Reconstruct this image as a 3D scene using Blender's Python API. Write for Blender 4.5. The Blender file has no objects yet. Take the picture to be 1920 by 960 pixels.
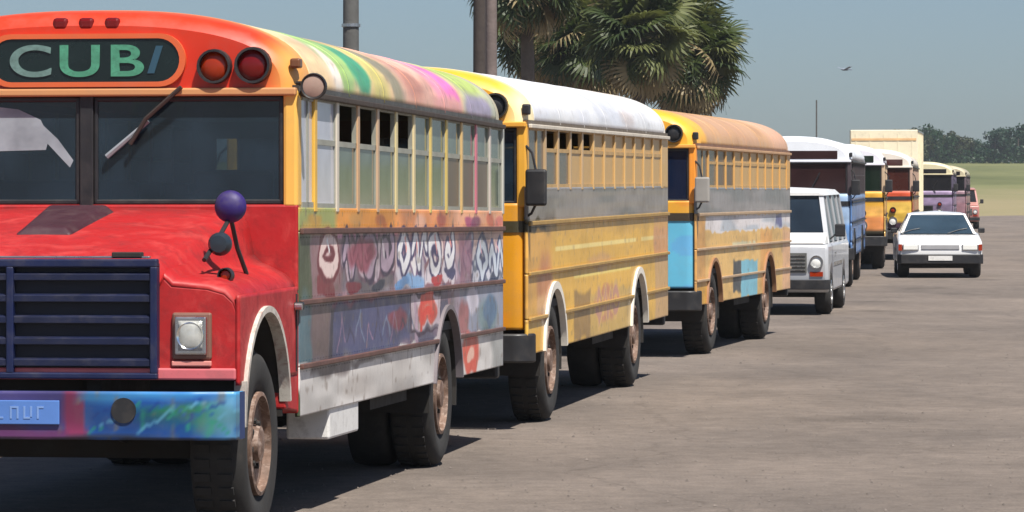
import bpy, bmesh, math, random
import numpy as np
from mathutils import Vector, Matrix
random.seed(7); RNG = np.random.default_rng(7)
S = bpy.context.scene
C = S.collection
R = math.radians

# ------------------------------------------------------------------ camera, sky, sun, exposure
F = 7500.0                      # focal length in photo pixels (1920 wide)
CAMZ, HY = 1.66, 430.0          # eye height, photo row of eye level
cam = bpy.data.cameras.new('camera')
cam.sensor_width = 36.0; cam.lens = 36.0 * F / 1920.0
cam.shift_y = -(480.0 - HY) / 1920.0
cam.clip_start = 0.5; cam.clip_end = 6000
camo = bpy.data.objects.new('camera', cam); C.objects.link(camo)
camo.location = (0, 0, CAMZ); camo.rotation_euler = (R(90), 0, 0)
S.camera = camo

SUN_EL, SUN_AZ = 60.0, -29.0     # light travels towards azimuth SUN_AZ, measured from +Y to +X
W = bpy.data.worlds.new('World'); S.world = W; W.use_nodes = True
wn = W.node_tree.nodes; wl = W.node_tree.links
sky = wn.new('ShaderNodeTexSky'); sky.sky_type = 'NISHITA'; sky.sun_disc = False
sky.sun_elevation = R(SUN_EL); sky.sun_rotation = R(180 + SUN_AZ)
sky.air_density = 0.8; sky.dust_density = 1.1; sky.ozone_density = 4.5
wl.new(sky.outputs[0], wn['Background'].inputs[0]); wn['Background'].inputs[1].default_value = 0.056
sl = bpy.data.lights.new('sun', 'SUN'); sl.energy = 4.2; sl.angle = R(0.6); sl.color = (1.0, 0.95, 0.87)
so = bpy.data.objects.new('sun', sl); C.objects.link(so)
d = Vector((math.sin(R(SUN_AZ)) * math.cos(R(SUN_EL)), math.cos(R(SUN_AZ)) * math.cos(R(SUN_EL)), -math.sin(R(SUN_EL))))
so.rotation_euler = d.to_track_quat('-Z', 'Y').to_euler()
S.view_settings.view_transform = 'Standard'; S.view_settings.look = 'None'
S.view_settings.exposure = 0.75; S.view_settings.gamma = 1.0

# ------------------------------------------------------------------ terrain profile and pixel helpers
_TY = np.array([-60, 18, 28, 33, 38.6, 47.5, 54, 62, 75, 90, 110, 150, 200, 306, 420, 560, 700, 800, 1000, 3000], float)
_TZ = np.array([0, 0, 0.02, 0.08, 0.15, 0.20, 0.26, 0.34, 0.52, 0.71, 0.92, 1.30, 1.79, 2.86, 5.3, 9.2, 13.3, 15.2, 16.0, 16.0], float)
def gz(y): return float(np.interp(y, _TY, _TZ))
def px_at(px, Y): return (px - 960.0) / F * Y

def lin(c):
    c = np.asarray(c, float)
    return np.where(c <= 0.04045, c / 12.92, ((c + 0.055) / 1.055) ** 2.4)
def rgb(r, g, b): return tuple(float(v) for v in lin((r / 255., g / 255., b / 255.)))

# ------------------------------------------------------------------ mesh helper
class MB:
    def __init__(s): s.v = []; s.f = []
    def add(s, vs, fs):
        n = len(s.v); s.v += [tuple(map(float, v)) for v in vs]; s.f += [tuple(i + n for i in f) for f in fs]; return s
    def box(s, x0, x1, y0, y1, z0, z1):
        return s.add([(x0,y0,z0),(x1,y0,z0),(x1,y1,z0),(x0,y1,z0),(x0,y0,z1),(x1,y0,z1),(x1,y1,z1),(x0,y1,z1)],
                     [(0,3,2,1),(4,5,6,7),(0,1,5,4),(1,2,6,5),(2,3,7,6),(3,0,4,7)])
    def hexa(s, bot, top):      # two quads, same winding seen from above
        return s.add(list(bot) + list(top), [(0,3,2,1),(4,5,6,7),(0,1,5,4),(1,2,6,5),(2,3,7,6),(3,0,4,7)])
    def prism(s, poly, axis, a, b):     # poly in the other two axes
        n = len(poly)
        def P(p, h): return (h, p[0], p[1]) if axis == 'x' else ((p[0], h, p[1]) if axis == 'y' else (p[0], p[1], h))
        vs = [P(p, a) for p in poly] + [P(p, b) for p in poly]
        fs = [tuple(range(n))[::-1], tuple(range(n, 2*n))] + [(i, (i+1) % n, n + (i+1) % n, n + i) for i in range(n)]
        return s.add(vs, fs)
    def cyl(s, p0, p1, r0, r1=None, n=16, cap=True):
        r1 = r0 if r1 is None else r1
        p0 = Vector(p0); p1 = Vector(p1); d = (p1 - p0).normalized()
        u = d.orthogonal().normalized(); w = d.cross(u)
        vs = []
        for p, r in ((p0, r0), (p1, r1)):
            for i in range(n):
                a = 2*math.pi*i/n; vs.append(p + (u*math.cos(a) + w*math.sin(a))*r)
        fs = [(i, (i+1) % n, n+(i+1) % n, n+i) for i in range(n)]
        if cap: fs += [tuple(range(n))[::-1], tuple(range(n, 2*n))]
        return s.add(vs, fs)
    def tube(s, pts, r, n=8):
        pts = [Vector(p) for p in pts]; rs = r if isinstance(r, (list, tuple)) else [r]*len(pts)
        vs = []; u = None
        for k, p in enumerate(pts):
            d = (pts[min(k+1, len(pts)-1)] - pts[max(k-1, 0)]).normalized()
            if u is None: u = d.orthogonal().normalized()
            else: u = (u - d*u.dot(d)).normalized()
            w = d.cross(u)
            for i in range(n):
                a = 2*math.pi*i/n; vs.append(p + (u*math.cos(a) + w*math.sin(a))*rs[k])
        m = len(pts)
        fs = [(k*n+i, k*n+(i+1) % n, (k+1)*n+(i+1) % n, (k+1)*n+i) for k in range(m-1) for i in range(n)]
        fs += [tuple(range(n))[::-1], tuple(range((m-1)*n, m*n))]
        return s.add(vs, fs)
    def lathe(s, prof, o=(0,0,0), axis='x', n=32):      # prof: (radius, height along axis)
        vs = []
        for r, h in prof:
            for i in range(n):
                a = 2*math.pi*i/n; c_, s_ = r*math.cos(a), r*math.sin(a)
                p = (h, c_, s_) if axis == 'x' else ((c_, h, s_) if axis == 'y' else (c_, s_, h))
                vs.append((p[0]+o[0], p[1]+o[1], p[2]+o[2]))
        m = len(prof)
        fs = [(k*n+i, k*n+(i+1) % n, (k+1)*n+(i+1) % n, (k+1)*n+i) for k in range(m-1) for i in range(n)]
        fs += [tuple(range(n))[::-1], tuple(range((m-1)*n, m*n))]
        return s.add(vs, fs)
    def loft(s, secs, cap=True, closed=True):
        n = len(secs[0]); vs = [p for q in secs for p in q]; fs = []
        e = n if closed else n-1
        for k in range(len(secs)-1):
            for i in range(e): fs.append((k*n+i, k*n+(i+1) % n, (k+1)*n+(i+1) % n, (k+1)*n+i))
        if cap: fs += [tuple(range(n))[::-1], tuple(range((len(secs)-1)*n, len(secs)*n))]
        return s.add(vs, fs)
    def build(s, name, m, parent=None, smooth=None, bevel=0, solid=0, fixn=True):
        me = bpy.data.meshes.new(name); me.from_pydata(s.v, [], s.f)
        if fixn:
            b = bmesh.new(); b.from_mesh(me); bmesh.ops.recalc_face_normals(b, faces=b.faces); b.to_mesh(me); b.free()
        if smooth is not None:
            me.polygons.foreach_set('use_smooth', [True]*len(me.polygons)); me.set_sharp_from_angle(angle=R(smooth))
        me.materials.append(m)
        o = bpy.data.objects.new(name, me); C.objects.link(o); o.parent = parent
        if solid:
            md = o.modifiers.new('solid', 'SOLIDIFY'); md.thickness = solid; md.offset = -1
        if bevel:
            md = o.modifiers.new('bevel', 'BEVEL'); md.width = bevel; md.segments = 2; md.limit_method = 'ANGLE'
        return o
def inst(name, src, parent, loc=(0,0,0), rot=(0,0,0), scale=(1,1,1)):
    o = bpy.data.objects.new(name, src.data); C.objects.link(o); o.parent = parent
    o.location = loc; o.rotation_euler = rot; o.scale = scale
    for md in src.modifiers:
        n = o.modifiers.new(md.name, md.type)
        if md.type == 'BEVEL': n.width = md.width; n.segments = md.segments; n.limit_method = md.limit_method
        if md.type == 'SOLIDIFY': n.thickness = md.thickness; n.offset = md.offset
    return o
def root(name, label, cat, loc, rz=0, rx=0, group=None):
    o = bpy.data.objects.new(name, None); C.objects.link(o); o.empty_display_size = 0.2
    o.location = loc; o.rotation_euler = (rx, 0, rz); o['label'] = label; o['category'] = cat
    if group: o['group'] = group
    return o

# ------------------------------------------------------------------ materials
MATS = {}
def mat(key, col=(0.5,0.5,0.5), rough=0.5, metal=0.0, var=0.15, scale=3.0, dirt=0.0, bump=0.0, attr=False, spec=0.5, coat=0.0, dcol=(0.12,0.10,0.08), fade=None):
    if key in MATS: return MATS[key]
    m = bpy.data.materials.new(key); m.use_nodes = True; MATS[key] = m
    N = m.node_tree.nodes; L = m.node_tree.links; P = N['Principled BSDF']
    P.inputs['Roughness'].default_value = rough; P.inputs['Metallic'].default_value = metal
    P.inputs['Specular IOR Level'].default_value = spec; P.inputs['Coat Weight'].default_value = coat
    tc = N.new('ShaderNodeTexCoord')
    no = N.new('ShaderNodeTexNoise'); no.inputs['Scale'].default_value = scale; no.inputs['Detail'].default_value = 6; no.inputs['Roughness'].default_value = 0.62
    L.new(tc.outputs['Object'], no.inputs['Vector'])
    if attr:
        a = N.new('ShaderNodeAttribute'); a.attribute_name = 'paint'; src = a.outputs['Color']
    else:
        a = N.new('ShaderNodeRGB'); a.outputs[0].default_value = (*col, 1); src = a.outputs[0]
    mr = N.new('ShaderNodeMapRange'); mr.inputs[1].default_value = 0.25; mr.inputs[2].default_value = 0.75
    mr.inputs[3].default_value = 1 - var; mr.inputs[4].default_value = 1 + var
    L.new(no.outputs[0], mr.inputs[0])
    mx = N.new('ShaderNodeVectorMath'); mx.operation = 'SCALE'
    L.new(src, mx.inputs[0]); L.new(mr.outputs[0], mx.inputs['Scale'])
    out = mx.outputs[0]
    if dirt > 0:
        n2 = N.new('ShaderNodeTexNoise'); n2.inputs['Scale'].default_value = scale*2.3; n2.inputs['Detail'].default_value = 9; n2.inputs['Roughness'].default_value = 0.75
        L.new(tc.outputs['Object'], n2.inputs['Vector'])
        r2 = N.new('ShaderNodeMapRange'); r2.inputs[1].default_value = 0.5; r2.inputs[2].default_value = 0.78; r2.inputs[3].default_value = 0; r2.inputs[4].default_value = dirt
        L.new(n2.outputs[0], r2.inputs[0])
        mi = N.new('ShaderNodeMix'); mi.data_type = 'RGBA'
        L.new(r2.outputs[0], mi.inputs[0]); L.new(out, mi.inputs[6]); mi.inputs[7].default_value = (*dcol, 1); out = mi.outputs[2]
        r3 = N.new('ShaderNodeMapRange'); r3.inputs[1].default_value = 0.3; r3.inputs[2].default_value = 0.75; r3.inputs[3].default_value = max(0.05, rough-0.12); r3.inputs[4].default_value = min(1, rough+0.25)
        L.new(n2.outputs[0], r3.inputs[0]); L.new(r3.outputs[0], P.inputs['Roughness'])
    if fade:
        nf = N.new('ShaderNodeTexNoise'); nf.inputs['Scale'].default_value = scale*1.7; nf.inputs['Detail'].default_value = 12; nf.inputs['Roughness'].default_value = 0.7; nf.inputs['Distortion'].default_value = 0.6
        L.new(tc.outputs['Object'], nf.inputs['Vector'])
        rf_ = N.new('ShaderNodeMapRange'); rf_.inputs[1].default_value = 0.50; rf_.inputs[2].default_value = 0.66; rf_.inputs[3].default_value = 0; rf_.inputs[4].default_value = 0.75
        L.new(nf.outputs[0], rf_.inputs[0])
        mf = N.new('ShaderNodeMix'); mf.data_type = 'RGBA'; L.new(rf_.outputs[0], mf.inputs[0]); L.new(out, mf.inputs[6]); mf.inputs[7].default_value = (*fade, 1); out = mf.outputs[2]
    L.new(out, P.inputs['Base Color'])
    if bump > 0:
        b = N.new('ShaderNodeBump'); b.inputs['Strength'].default_value = bump; b.inputs['Distance'].default_value = 0.02
        n3 = N.new('ShaderNodeTexNoise'); n3.inputs['Scale'].default_value = scale*6; n3.inputs['Detail'].default_value = 5
        L.new(tc.outputs['Object'], n3.inputs['Vector']); L.new(n3.outputs[0], b.inputs['Height']); L.new(b.outputs[0], P.inputs['Normal'])
    return m
def glass(key, dust=(0.3,0.33,0.3), amount=0.3, tint=(0.25,0.3,0.33), rough=0.06, scale=2.0):
    if key in MATS: return MATS[key]
    m = bpy.data.materials.new(key); m.use_nodes = True; MATS[key] = m
    N = m.node_tree.nodes; L = m.node_tree.links
    P = N['Principled BSDF']; P.inputs['Base Color'].default_value = (*dust, 1); P.inputs['Roughness'].default_value = rough
    tr = N.new('ShaderNodeBsdfTransparent'); tr.inputs[0].default_value = (*tint, 1)
    gl = N.new('ShaderNodeBsdfGlossy'); gl.inputs['Roughness'].default_value = rough
    fr = N.new('ShaderNodeFresnel'); fr.inputs[0].default_value = 1.5
    mg = N.new('ShaderNodeMixShader'); L.new(fr.outputs[0], mg.inputs[0]); L.new(tr.outputs[0], mg.inputs[1]); L.new(gl.outputs[0], mg.inputs[2])
    tc = N.new('ShaderNodeTexCoord'); no = N.new('ShaderNodeTexNoise'); no.inputs['Scale'].default_value = scale; no.inputs['Detail'].default_value = 5
    L.new(tc.outputs['Object'], no.inputs['Vector'])
    mr = N.new('ShaderNodeMapRange'); mr.inputs[1].default_value = 0.3; mr.inputs[2].default_value = 0.7
    mr.inputs[3].default_value = max(0, amount-0.15); mr.inputs[4].default_value = min(1, amount+0.15)
    L.new(no.outputs[0], mr.inputs[0])
    mm = N.new('ShaderNodeMixShader'); L.new(mr.outputs[0], mm.inputs[0]); L.new(mg.outputs[0], mm.inputs[1]); L.new(P.outputs[0], mm.inputs[2])
    L.new(mm.outputs[0], N['Material Output'].inputs[0]); return m

M_RUB = mat('rubber', (0.022,0.021,0.02), 0.85, var=0.35, scale=8, dirt=0.25, dcol=(0.12,0.1,0.085))
M_BLK = mat('black_paint', (0.018,0.018,0.02), 0.45, var=0.3, dirt=0.3)
M_CHS = mat('chassis', (0.02,0.018,0.016), 0.8, var=0.4, dirt=0.4, dcol=(0.06,0.04,0.03))
M_INT = mat('interior_lining', rgb(120,125,115), 0.7, var=0.1)
M_FLO = mat('interior_floor', (0.04,0.04,0.04), 0.8)
M_SEA = mat('seat_vinyl', rgb(40,52,48), 0.45, var=0.2)
M_CHR = mat('worn_chrome', (0.55,0.55,0.55), 0.25, 1.0, var=0.1, dirt=0.4)
M_WHT = mat('white_paint', (0.72,0.71,0.69), 0.45, dirt=0.55, var=0.08, scale=4)
M_RIM = mat('rim_paint', rgb(112,88,74), .6, var=.4, scale=10, dirt=0.95, dcol=(0.05,0.03,0.02), fade=rgb(176,156,144))
M_LEN = mat('lamp_lens', (0.8,0.8,0.76), 0.12, var=0.05)
M_AMB = mat('amber_lens', rgb(150,45,12), 0.2, var=0.1)
M_RED = mat('red_lens', rgb(105,12,10), 0.2, var=0.1)
M_PNT = mat('painted_panel', attr=True, rough=0.42, var=0.08, scale=2.2, dirt=0.2, dcol=(0.16,0.14,0.12), coat=0.15)
M_GRO = None

# ------------------------------------------------------------------ paint canvas
def vnoise(h, w, cells, seed):
    g = np.random.default_rng(seed)
    ch, cw = max(2, int(cells[0])), max(2, int(cells[1])); a = g.random((ch+1, cw+1))
    yy = np.linspace(0, ch-1e-6, h); xx = np.linspace(0, cw-1e-6, w)
    y0 = yy.astype(int); x0 = xx.astype(int); fy = (yy-y0)[:, None]; fx = (xx-x0)[None]
    fy = fy*fy*(3-2*fy); fx = fx*fx*(3-2*fx)
    return (a[y0][:, x0]*(1-fy)*(1-fx) + a[y0+1][:, x0]*fy*(1-fx) + a[y0][:, x0+1]*(1-fy)*fx + a[y0+1][:, x0+1]*fy*fx)
class Canvas:
    def __init__(s, u0, u1, z0, z1, res=0.01, base=(200,200,200), seed=1):
        s.u0, s.u1, s.z0, s.z1 = u0, u1, z0, z1
        s.W = int((u1-u0)/res)+1; s.H = int((z1-z0)/res)+1
        s.a = np.zeros((s.H, s.W, 3)); s.a[:] = np.array(base)/255.
        s.U, s.Z = np.meshgrid(np.linspace(u0, u1, s.W), np.linspace(z0, z1, s.H))
        k = 0.05
        s.Uw = s.U + (vnoise(s.H, s.W, ((z1-z0)/0.12, (u1-u0)/0.18), seed)-.5)*k*2
        s.Zw = s.Z + (vnoise(s.H, s.W, ((z1-z0)/0.12, (u1-u0)/0.18), seed+1)-.5)*k*1.4
        s.rng = np.random.default_rng(seed)
    def mix(s, m, col, alpha=1.0):
        m = np.clip(m, 0, 1)[..., None]*alpha; s.a = s.a*(1-m) + np.array(col)/255.*m
    def rect(s, u0, u1, z0, z1, col, soft=0.02, alpha=1.0, warp=True):
        U, Z = (s.Uw, s.Zw) if warp else (s.U, s.Z)
        m = np.minimum(np.minimum((U-u0), (u1-U))/soft, np.minimum((Z-z0), (z1-Z))/soft*1.5)+.5
        s.mix(m, col, alpha)
    def blob(s, u, z, ru, rz, col, soft=0.15, alpha=1.0):
        d = np.sqrt(((s.Uw-u)/ru)**2 + ((s.Zw-z)/rz)**2); s.mix((1-d)/soft+.5, col, alpha)
    def stroke(s, pts, w, col, soft=0.012, alpha=1.0):
        D = np.full(s.U.shape, 9.0)
        for (a, b), (c, e) in zip(pts[:-1], pts[1:]):
            t = np.clip(((s.Uw-a)*(c-a) + (s.Zw-b)*(e-b))/((c-a)**2+(e-b)**2+1e-9), 0, 1)
            D = np.minimum(D, np.hypot(s.Uw-(a+t*(c-a)), s.Zw-(b+t*(e-b))))
        s.mix((w/2-D)/soft+.5, col, alpha)
    def mottle(s, cells, cols, alpha=0.35, seed=5):
        for i, c in enumerate(cols):
            n = vnoise(s.H, s.W, cells, seed+i*7); s.mix((n-.56)*6, c, alpha)
    def tag(s, u0, u1, z0, z1, n, fill, edge, seed=3):      # run of painted motifs: swirls, ovals, waves, diamonds
        r = np.random.default_rng(seed); w = (u1-u0)/n
        oval = [(.5+.36*math.cos(t), .5+.42*math.sin(t)) for t in np.linspace(0, 6.2832, 15)]
        swirl = [(.5+(.06+.05*t)*math.cos(t), .5+(.07+.06*t)*math.sin(t)) for t in np.linspace(0, 7.2, 18)]
        wave = [(.05+.9*t, .5+.38*math.sin(t*9.4)) for t in np.linspace(0, 1, 16)]
        crescent = [(.75,.9),(.35,.8),(.2,.5),(.35,.2),(.75,.08)]
        diamond = [(.5,.95),(.85,.5),(.5,.05),(.15,.5),(.5,.95)]
        T = [swirl, oval, wave, diamond, crescent, [(.1,.2),(.5,.9),(.9,.2),(.1,.2)]]
        for ph in (0, 1):
            r = np.random.default_rng(seed)
            for i in range(n):
                t = T[(i*5+seed) % len(T)]; dz = r.uniform(-.03,.03)
                p = [(u0+(i+x)*w, z0+y*(z1-z0)+dz) for x, y in t]
                s.stroke(p, 0.16 if ph == 0 else 0.085, edge if ph == 0 else fill)
    def grime(s, amt=0.25, seed=9):
        n = vnoise(s.H, s.W, ((s.z1-s.z0)/.3, (s.u1-s.u0)/.9), seed)*.6 + vnoise(s.H, s.W, ((s.z1-s.z0)/.08, (s.u1-s.u0)/.3), seed+1)*.4
        s.a *= (1 - amt*np.clip((n-.45)*2.5, 0, 1))[..., None]
        n = vnoise(s.H, s.W, ((s.z1-s.z0)/.06, (s.u1-s.u0)/.05), seed+3); s.mix((n-.8)*9, (110,95,85), 0.5*amt/0.25)
    def sample(s, u, z):
        i = np.clip(((np.asarray(z)-s.z0)/(s.z1-s.z0)*(s.H-1)).astype(int), 0, s.H-1)
        j = np.clip(((np.asarray(u)-s.u0)/(s.u1-s.u0)*(s.W-1)).astype(int), 0, s.W-1)
        return s.a[i, j]
def set_paint(o, cols):
    me = o.data; a = me.color_attributes.new('paint', 'FLOAT_COLOR', 'POINT')
    c = np.ones((len(me.vertices), 4)); c[:, :3] = lin(cols); a.data.foreach_set('color', c.ravel())
def paint_by(o, fn):
    me = o.data; co = np.zeros(len(me.vertices)*3); me.vertices.foreach_get('co', co); co = co.reshape(-1, 3)
    set_paint(o, fn(co))
def flat(col): return lambda co: np.tile(np.array(col)/255., (len(co), 1))

# ------------------------------------------------------------------ ground
def ground_mat():
    m = bpy.data.materials.new('asphalt'); m.use_nodes = True; N = m.node_tree.nodes; L = m.node_tree.links; P = N['Principled BSDF']
    P.inputs['Roughness'].default_value = 0.92; P.inputs['Specular IOR Level'].default_value = 0.25
    tc = N.new('ShaderNodeTexCoord')
    def noise(scale, det, rough=0.6, vec=None):
        n = N.new('ShaderNodeTexNoise'); n.inputs['Scale'].default_value = scale; n.inputs['Detail'].default_value = det; n.inputs['Roughness'].default_value = rough
        L.new(vec or tc.outputs['Object'], n.inputs['Vector']); return n
    mp = N.new('ShaderNodeMapping'); mp.inputs['Scale'].default_value = (1, 0.35, 1); L.new(tc.outputs['Object'], mp.inputs[0])
    big = noise(0.45, 6, 0.65, mp.outputs[0]); med = noise(5, 8, 0.72); fin = noise(55, 4, 0.8); sta = noise(1.1, 5, 0.6, mp.outputs[0])
    cr = N.new('ShaderNodeValToRGB'); e = cr.color_ramp.elements
    e[0].position = 0.3; e[0].color = (*rgb(103,95,89), 1); e[1].position = 0.72; e[1].color = (*rgb(128,117,108), 1)
    L.new(big.outputs[0], cr.inputs[0])
    def mul(src, n, lo, hi, a, b):
        r = N.new('ShaderNodeMapRange'); r.inputs[1].default_value = lo; r.inputs[2].default_value = hi; r.inputs[3].default_value = a; r.inputs[4].default_value = b
        L.new(n.outputs[0], r.inputs[0]); v = N.new('ShaderNodeVectorMath'); v.operation = 'SCALE'; L.new(src, v.inputs[0]); L.new(r.outputs[0], v.inputs['Scale']); return v.outputs[0]
    c = mul(cr.outputs[0], med, .3, .7, .8, 1.2); c = mul(c, fin, .3, .7, .68, 1.3); c = mul(c, sta, .6, .78, 1.0, .84)
    def vor(scale, feat, rnd=1.0):
        v = N.new('ShaderNodeTexVoronoi'); v.feature = feat; v.inputs['Scale'].default_value = scale; v.inputs['Randomness'].default_value = rnd
        wv = N.new('ShaderNodeVectorMath'); wv.operation = 'ADD'; ws = N.new('ShaderNodeVectorMath'); ws.operation = 'SCALE'; ws.inputs['Scale'].default_value = .5
        nn = noise(1.6, 4); L.new(nn.outputs['Color'], ws.inputs[0]); L.new(tc.outputs['Object'], wv.inputs[0]); L.new(ws.outputs[0], wv.inputs[1]); L.new(wv.outputs[0], v.inputs['Vector']); return v
    cr1 = vor(.22, 'DISTANCE_TO_EDGE'); c = mul(c, cr1, 0.0, 0.007, .82, 1.0)
    cr2 = vor(.6, 'DISTANCE_TO_EDGE'); pat = noise(.16, 3)
    gate = N.new('ShaderNodeMapRange'); gate.inputs[1].default_value = .52; gate.inputs[2].default_value = .6; gate.inputs[3].default_value = .2; gate.inputs[4].default_value = 0; L.new(pat.outputs[0], gate.inputs[0])
    ad = N.new('ShaderNodeMath'); ad.operation = 'ADD'; L.new(cr2.outputs[0], ad.inputs[0]); L.new(gate.outputs[0], ad.inputs[1])
    c = mul(c, ad, 0.0, 0.010, .85, 1.0)
    sp1 = vor(.33, 'F1'); c = mul(c, sp1, .02, .2, .68, 1.0)
    grv = vor(14, 'F1'); c = mul(c, grv, .04, .16, 1.4, 1.0)
    pt2 = noise(.3, 4); c = mul(c, pt2, .45, .62, .94, 1.1)
    L.new(c, P.inputs['Base Color'])
    b = N.new('ShaderNodeBump'); b.inputs['Strength'].default_value = 0.8; b.inputs['Distance'].default_value = 0.012
    L.new(fin.outputs[0], b.inputs['Height']); L.new(b.outputs[0], P.inputs['Normal']); return m
def grass_mat():
    m = bpy.data.materials.new('field_grass'); m.use_nodes = True; N = m.node_tree.nodes; L = m.node_tree.links; P = N['Principled BSDF']
    P.inputs['Roughness'].default_value = 0.95; P.inputs['Specular IOR Level'].default_value = 0.1
    tc = N.new('ShaderNodeTexCoord'); mp = N.new('ShaderNodeMapping'); mp.inputs['Scale'].default_value = (1, .5, 1); L.new(tc.outputs['Object'], mp.inputs[0])
    n = N.new('ShaderNodeTexNoise'); n.inputs['Scale'].default_value = 0.03; n.inputs['Detail'].default_value = 10; n.inputs['Roughness'].default_value = .72; L.new(mp.outputs[0], n.inputs['Vector'])
    sx = N.new('ShaderNodeSeparateXYZ'); L.new(tc.outputs['Object'], sx.inputs[0])
    dry = N.new('ShaderNodeMapRange'); dry.inputs[1].default_value = 370; dry.inputs[2].default_value = 520; dry.inputs[3].default_value = .42; dry.inputs[4].default_value = 0
    L.new(sx.outputs['Y'], dry.inputs[0])
    ad = N.new('ShaderNodeMath'); ad.operation = 'ADD'; L.new(n.outputs[0], ad.inputs[0]); L.new(dry.outputs[0], ad.inputs[1])
    cr = N.new('ShaderNodeValToRGB'); e = cr.color_ramp.elements
    e[0].position = .32; e[0].color = (*rgb(84,90,56), 1); e[1].position = .9; e[1].color = (*rgb(138,128,98), 1)
    x = e.new(.56); x.color = (*rgb(112,114,76), 1)
    L.new(ad.outputs[0], cr.inputs[0]); L.new(cr.outputs[0], P.inputs['Base Color']); return m
def sheet(name, m, x0, x1, ys, dz, nx=12, edge=None):
    b = MB(); xs = np.linspace(x0, x1, nx)
    for j, y in enumerate(ys):
        for x in xs:
            yy = y + (edge(x) if edge and j == len(ys)-1 else 0); b.v.append((x, yy, gz(yy)+dz))
    for j in range(len(ys)-1):
        for i in range(nx-1): b.f.append((j*nx+i, j*nx+i+1, (j+1)*nx+i+1, (j+1)*nx+i))
    o = b.build(name, m, smooth=60, fixn=False); o['kind'] = 'structure'; return o
gy = sorted(set([float(v) for v in _TY[1:-1]] + list(np.linspace(-60, 300, 46)) + list(np.linspace(310, 1000, 40))))
sheet('ground', grass_mat(), -420, 520, gy, -0.03, 40)
ry = [y for y in gy if y < 262] + [286.]
sheet('asphalt_road', ground_mat(), -40, 120, ry, 0.0, 81, edge=lambda x: 6*math.sin(x*.33)+4*math.sin(x*.91+1))

# ------------------------------------------------------------------ shared wheel meshes
def wheel(parent, x, y, z, r, w, side, lod=0, dual=False, rimmat=None, spokes=True):
    """wheel with outer face at local x (side=+1 faces +x); child of a vehicle"""
    sx = side
    n = 40 if lod == 0 else 24
    rr = r*0.56
    wb = MB()
    prof = [(rr, -.01), (rr, .03), (rr*.92, .035), (rr*.9, -.05), (rr*.62, -.085), (rr*.5, -.03), (rr*.36, -.01), (rr*.33, .03), (rr*.12, .04)]
    wb.lathe([(a, x+sx*b) for a, b in prof], (0, y, z), 'x', n)
    o = wb.build('wheel', rimmat or M_RIM, parent, smooth=35)
    t = MB(); c = w*.12
    tp = [(rr*.98, -.02), (rr*1.12, .02), (r*.86, .035), (r*.96, .01), (r*.995, -c), (r, -w*.3), (r, -w*.7), (r*.97, -w), (r*.8, -w-.02), (rr, -w)]
    t.lathe([(a, x+sx*b) for a, b in tp], (0, y, z), 'x', n)
    if dual: t.lathe([(a, x+sx*(b-w-.06)) for a, b in tp], (0, y, z), 'x', n)
    if lod == 0:
        for i in range(40):      # tread blocks across the shoulder
            a = 2*math.pi*i/40; ca, sa = math.cos(a), math.sin(a)
            for (xa, xb) in ((-w*.10, -w*.42), (-w*.58, -w*.92)):
                h = .018
                P = [(x+sx*xx, y+ca*(r-.01+hh)-sa*tt, z+sa*(r-.01+hh)+ca*tt) for hh in (0, h) for xx, tt in ((xa,-.022),(xb,-.022),(xb,.022),(xa,.022))]
                t.hexa(P[:4], P[4:])
    t.build('tyre', M_RUB, o, smooth=40)
    if lod == 0:
        h0 = MB().cyl((x-sx*.035, 0, 0), (x+sx*.012, 0, 0), .016, n=6).build('lug_nut', M_CHS, o); h0.location = (0, y+math.cos(.2)*rr*.44, z+math.sin(.2)*rr*.44)
        for i in range(1, 8):
            a = 2*math.pi*i/8+.2; inst('lug_nut', h0, o, (0, y+math.cos(a)*rr*.44, z+math.sin(a)*rr*.44))
        if spokes:
            k0 = None
            for i in range(8):
                a = 2*math.pi*(i+.5)/8; p = (0, y+math.cos(a)*rr*.75, z+math.sin(a)*rr*.75)
                if k0 is None: k0 = MB().cyl((x-sx*.10, 0, 0), (x-sx*.052, 0, 0), rr*.14, n=10).build('hand_hole', M_BLK, o); k0.location = p
                else: inst('hand_hole', k0, o, p)
    return o

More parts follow.
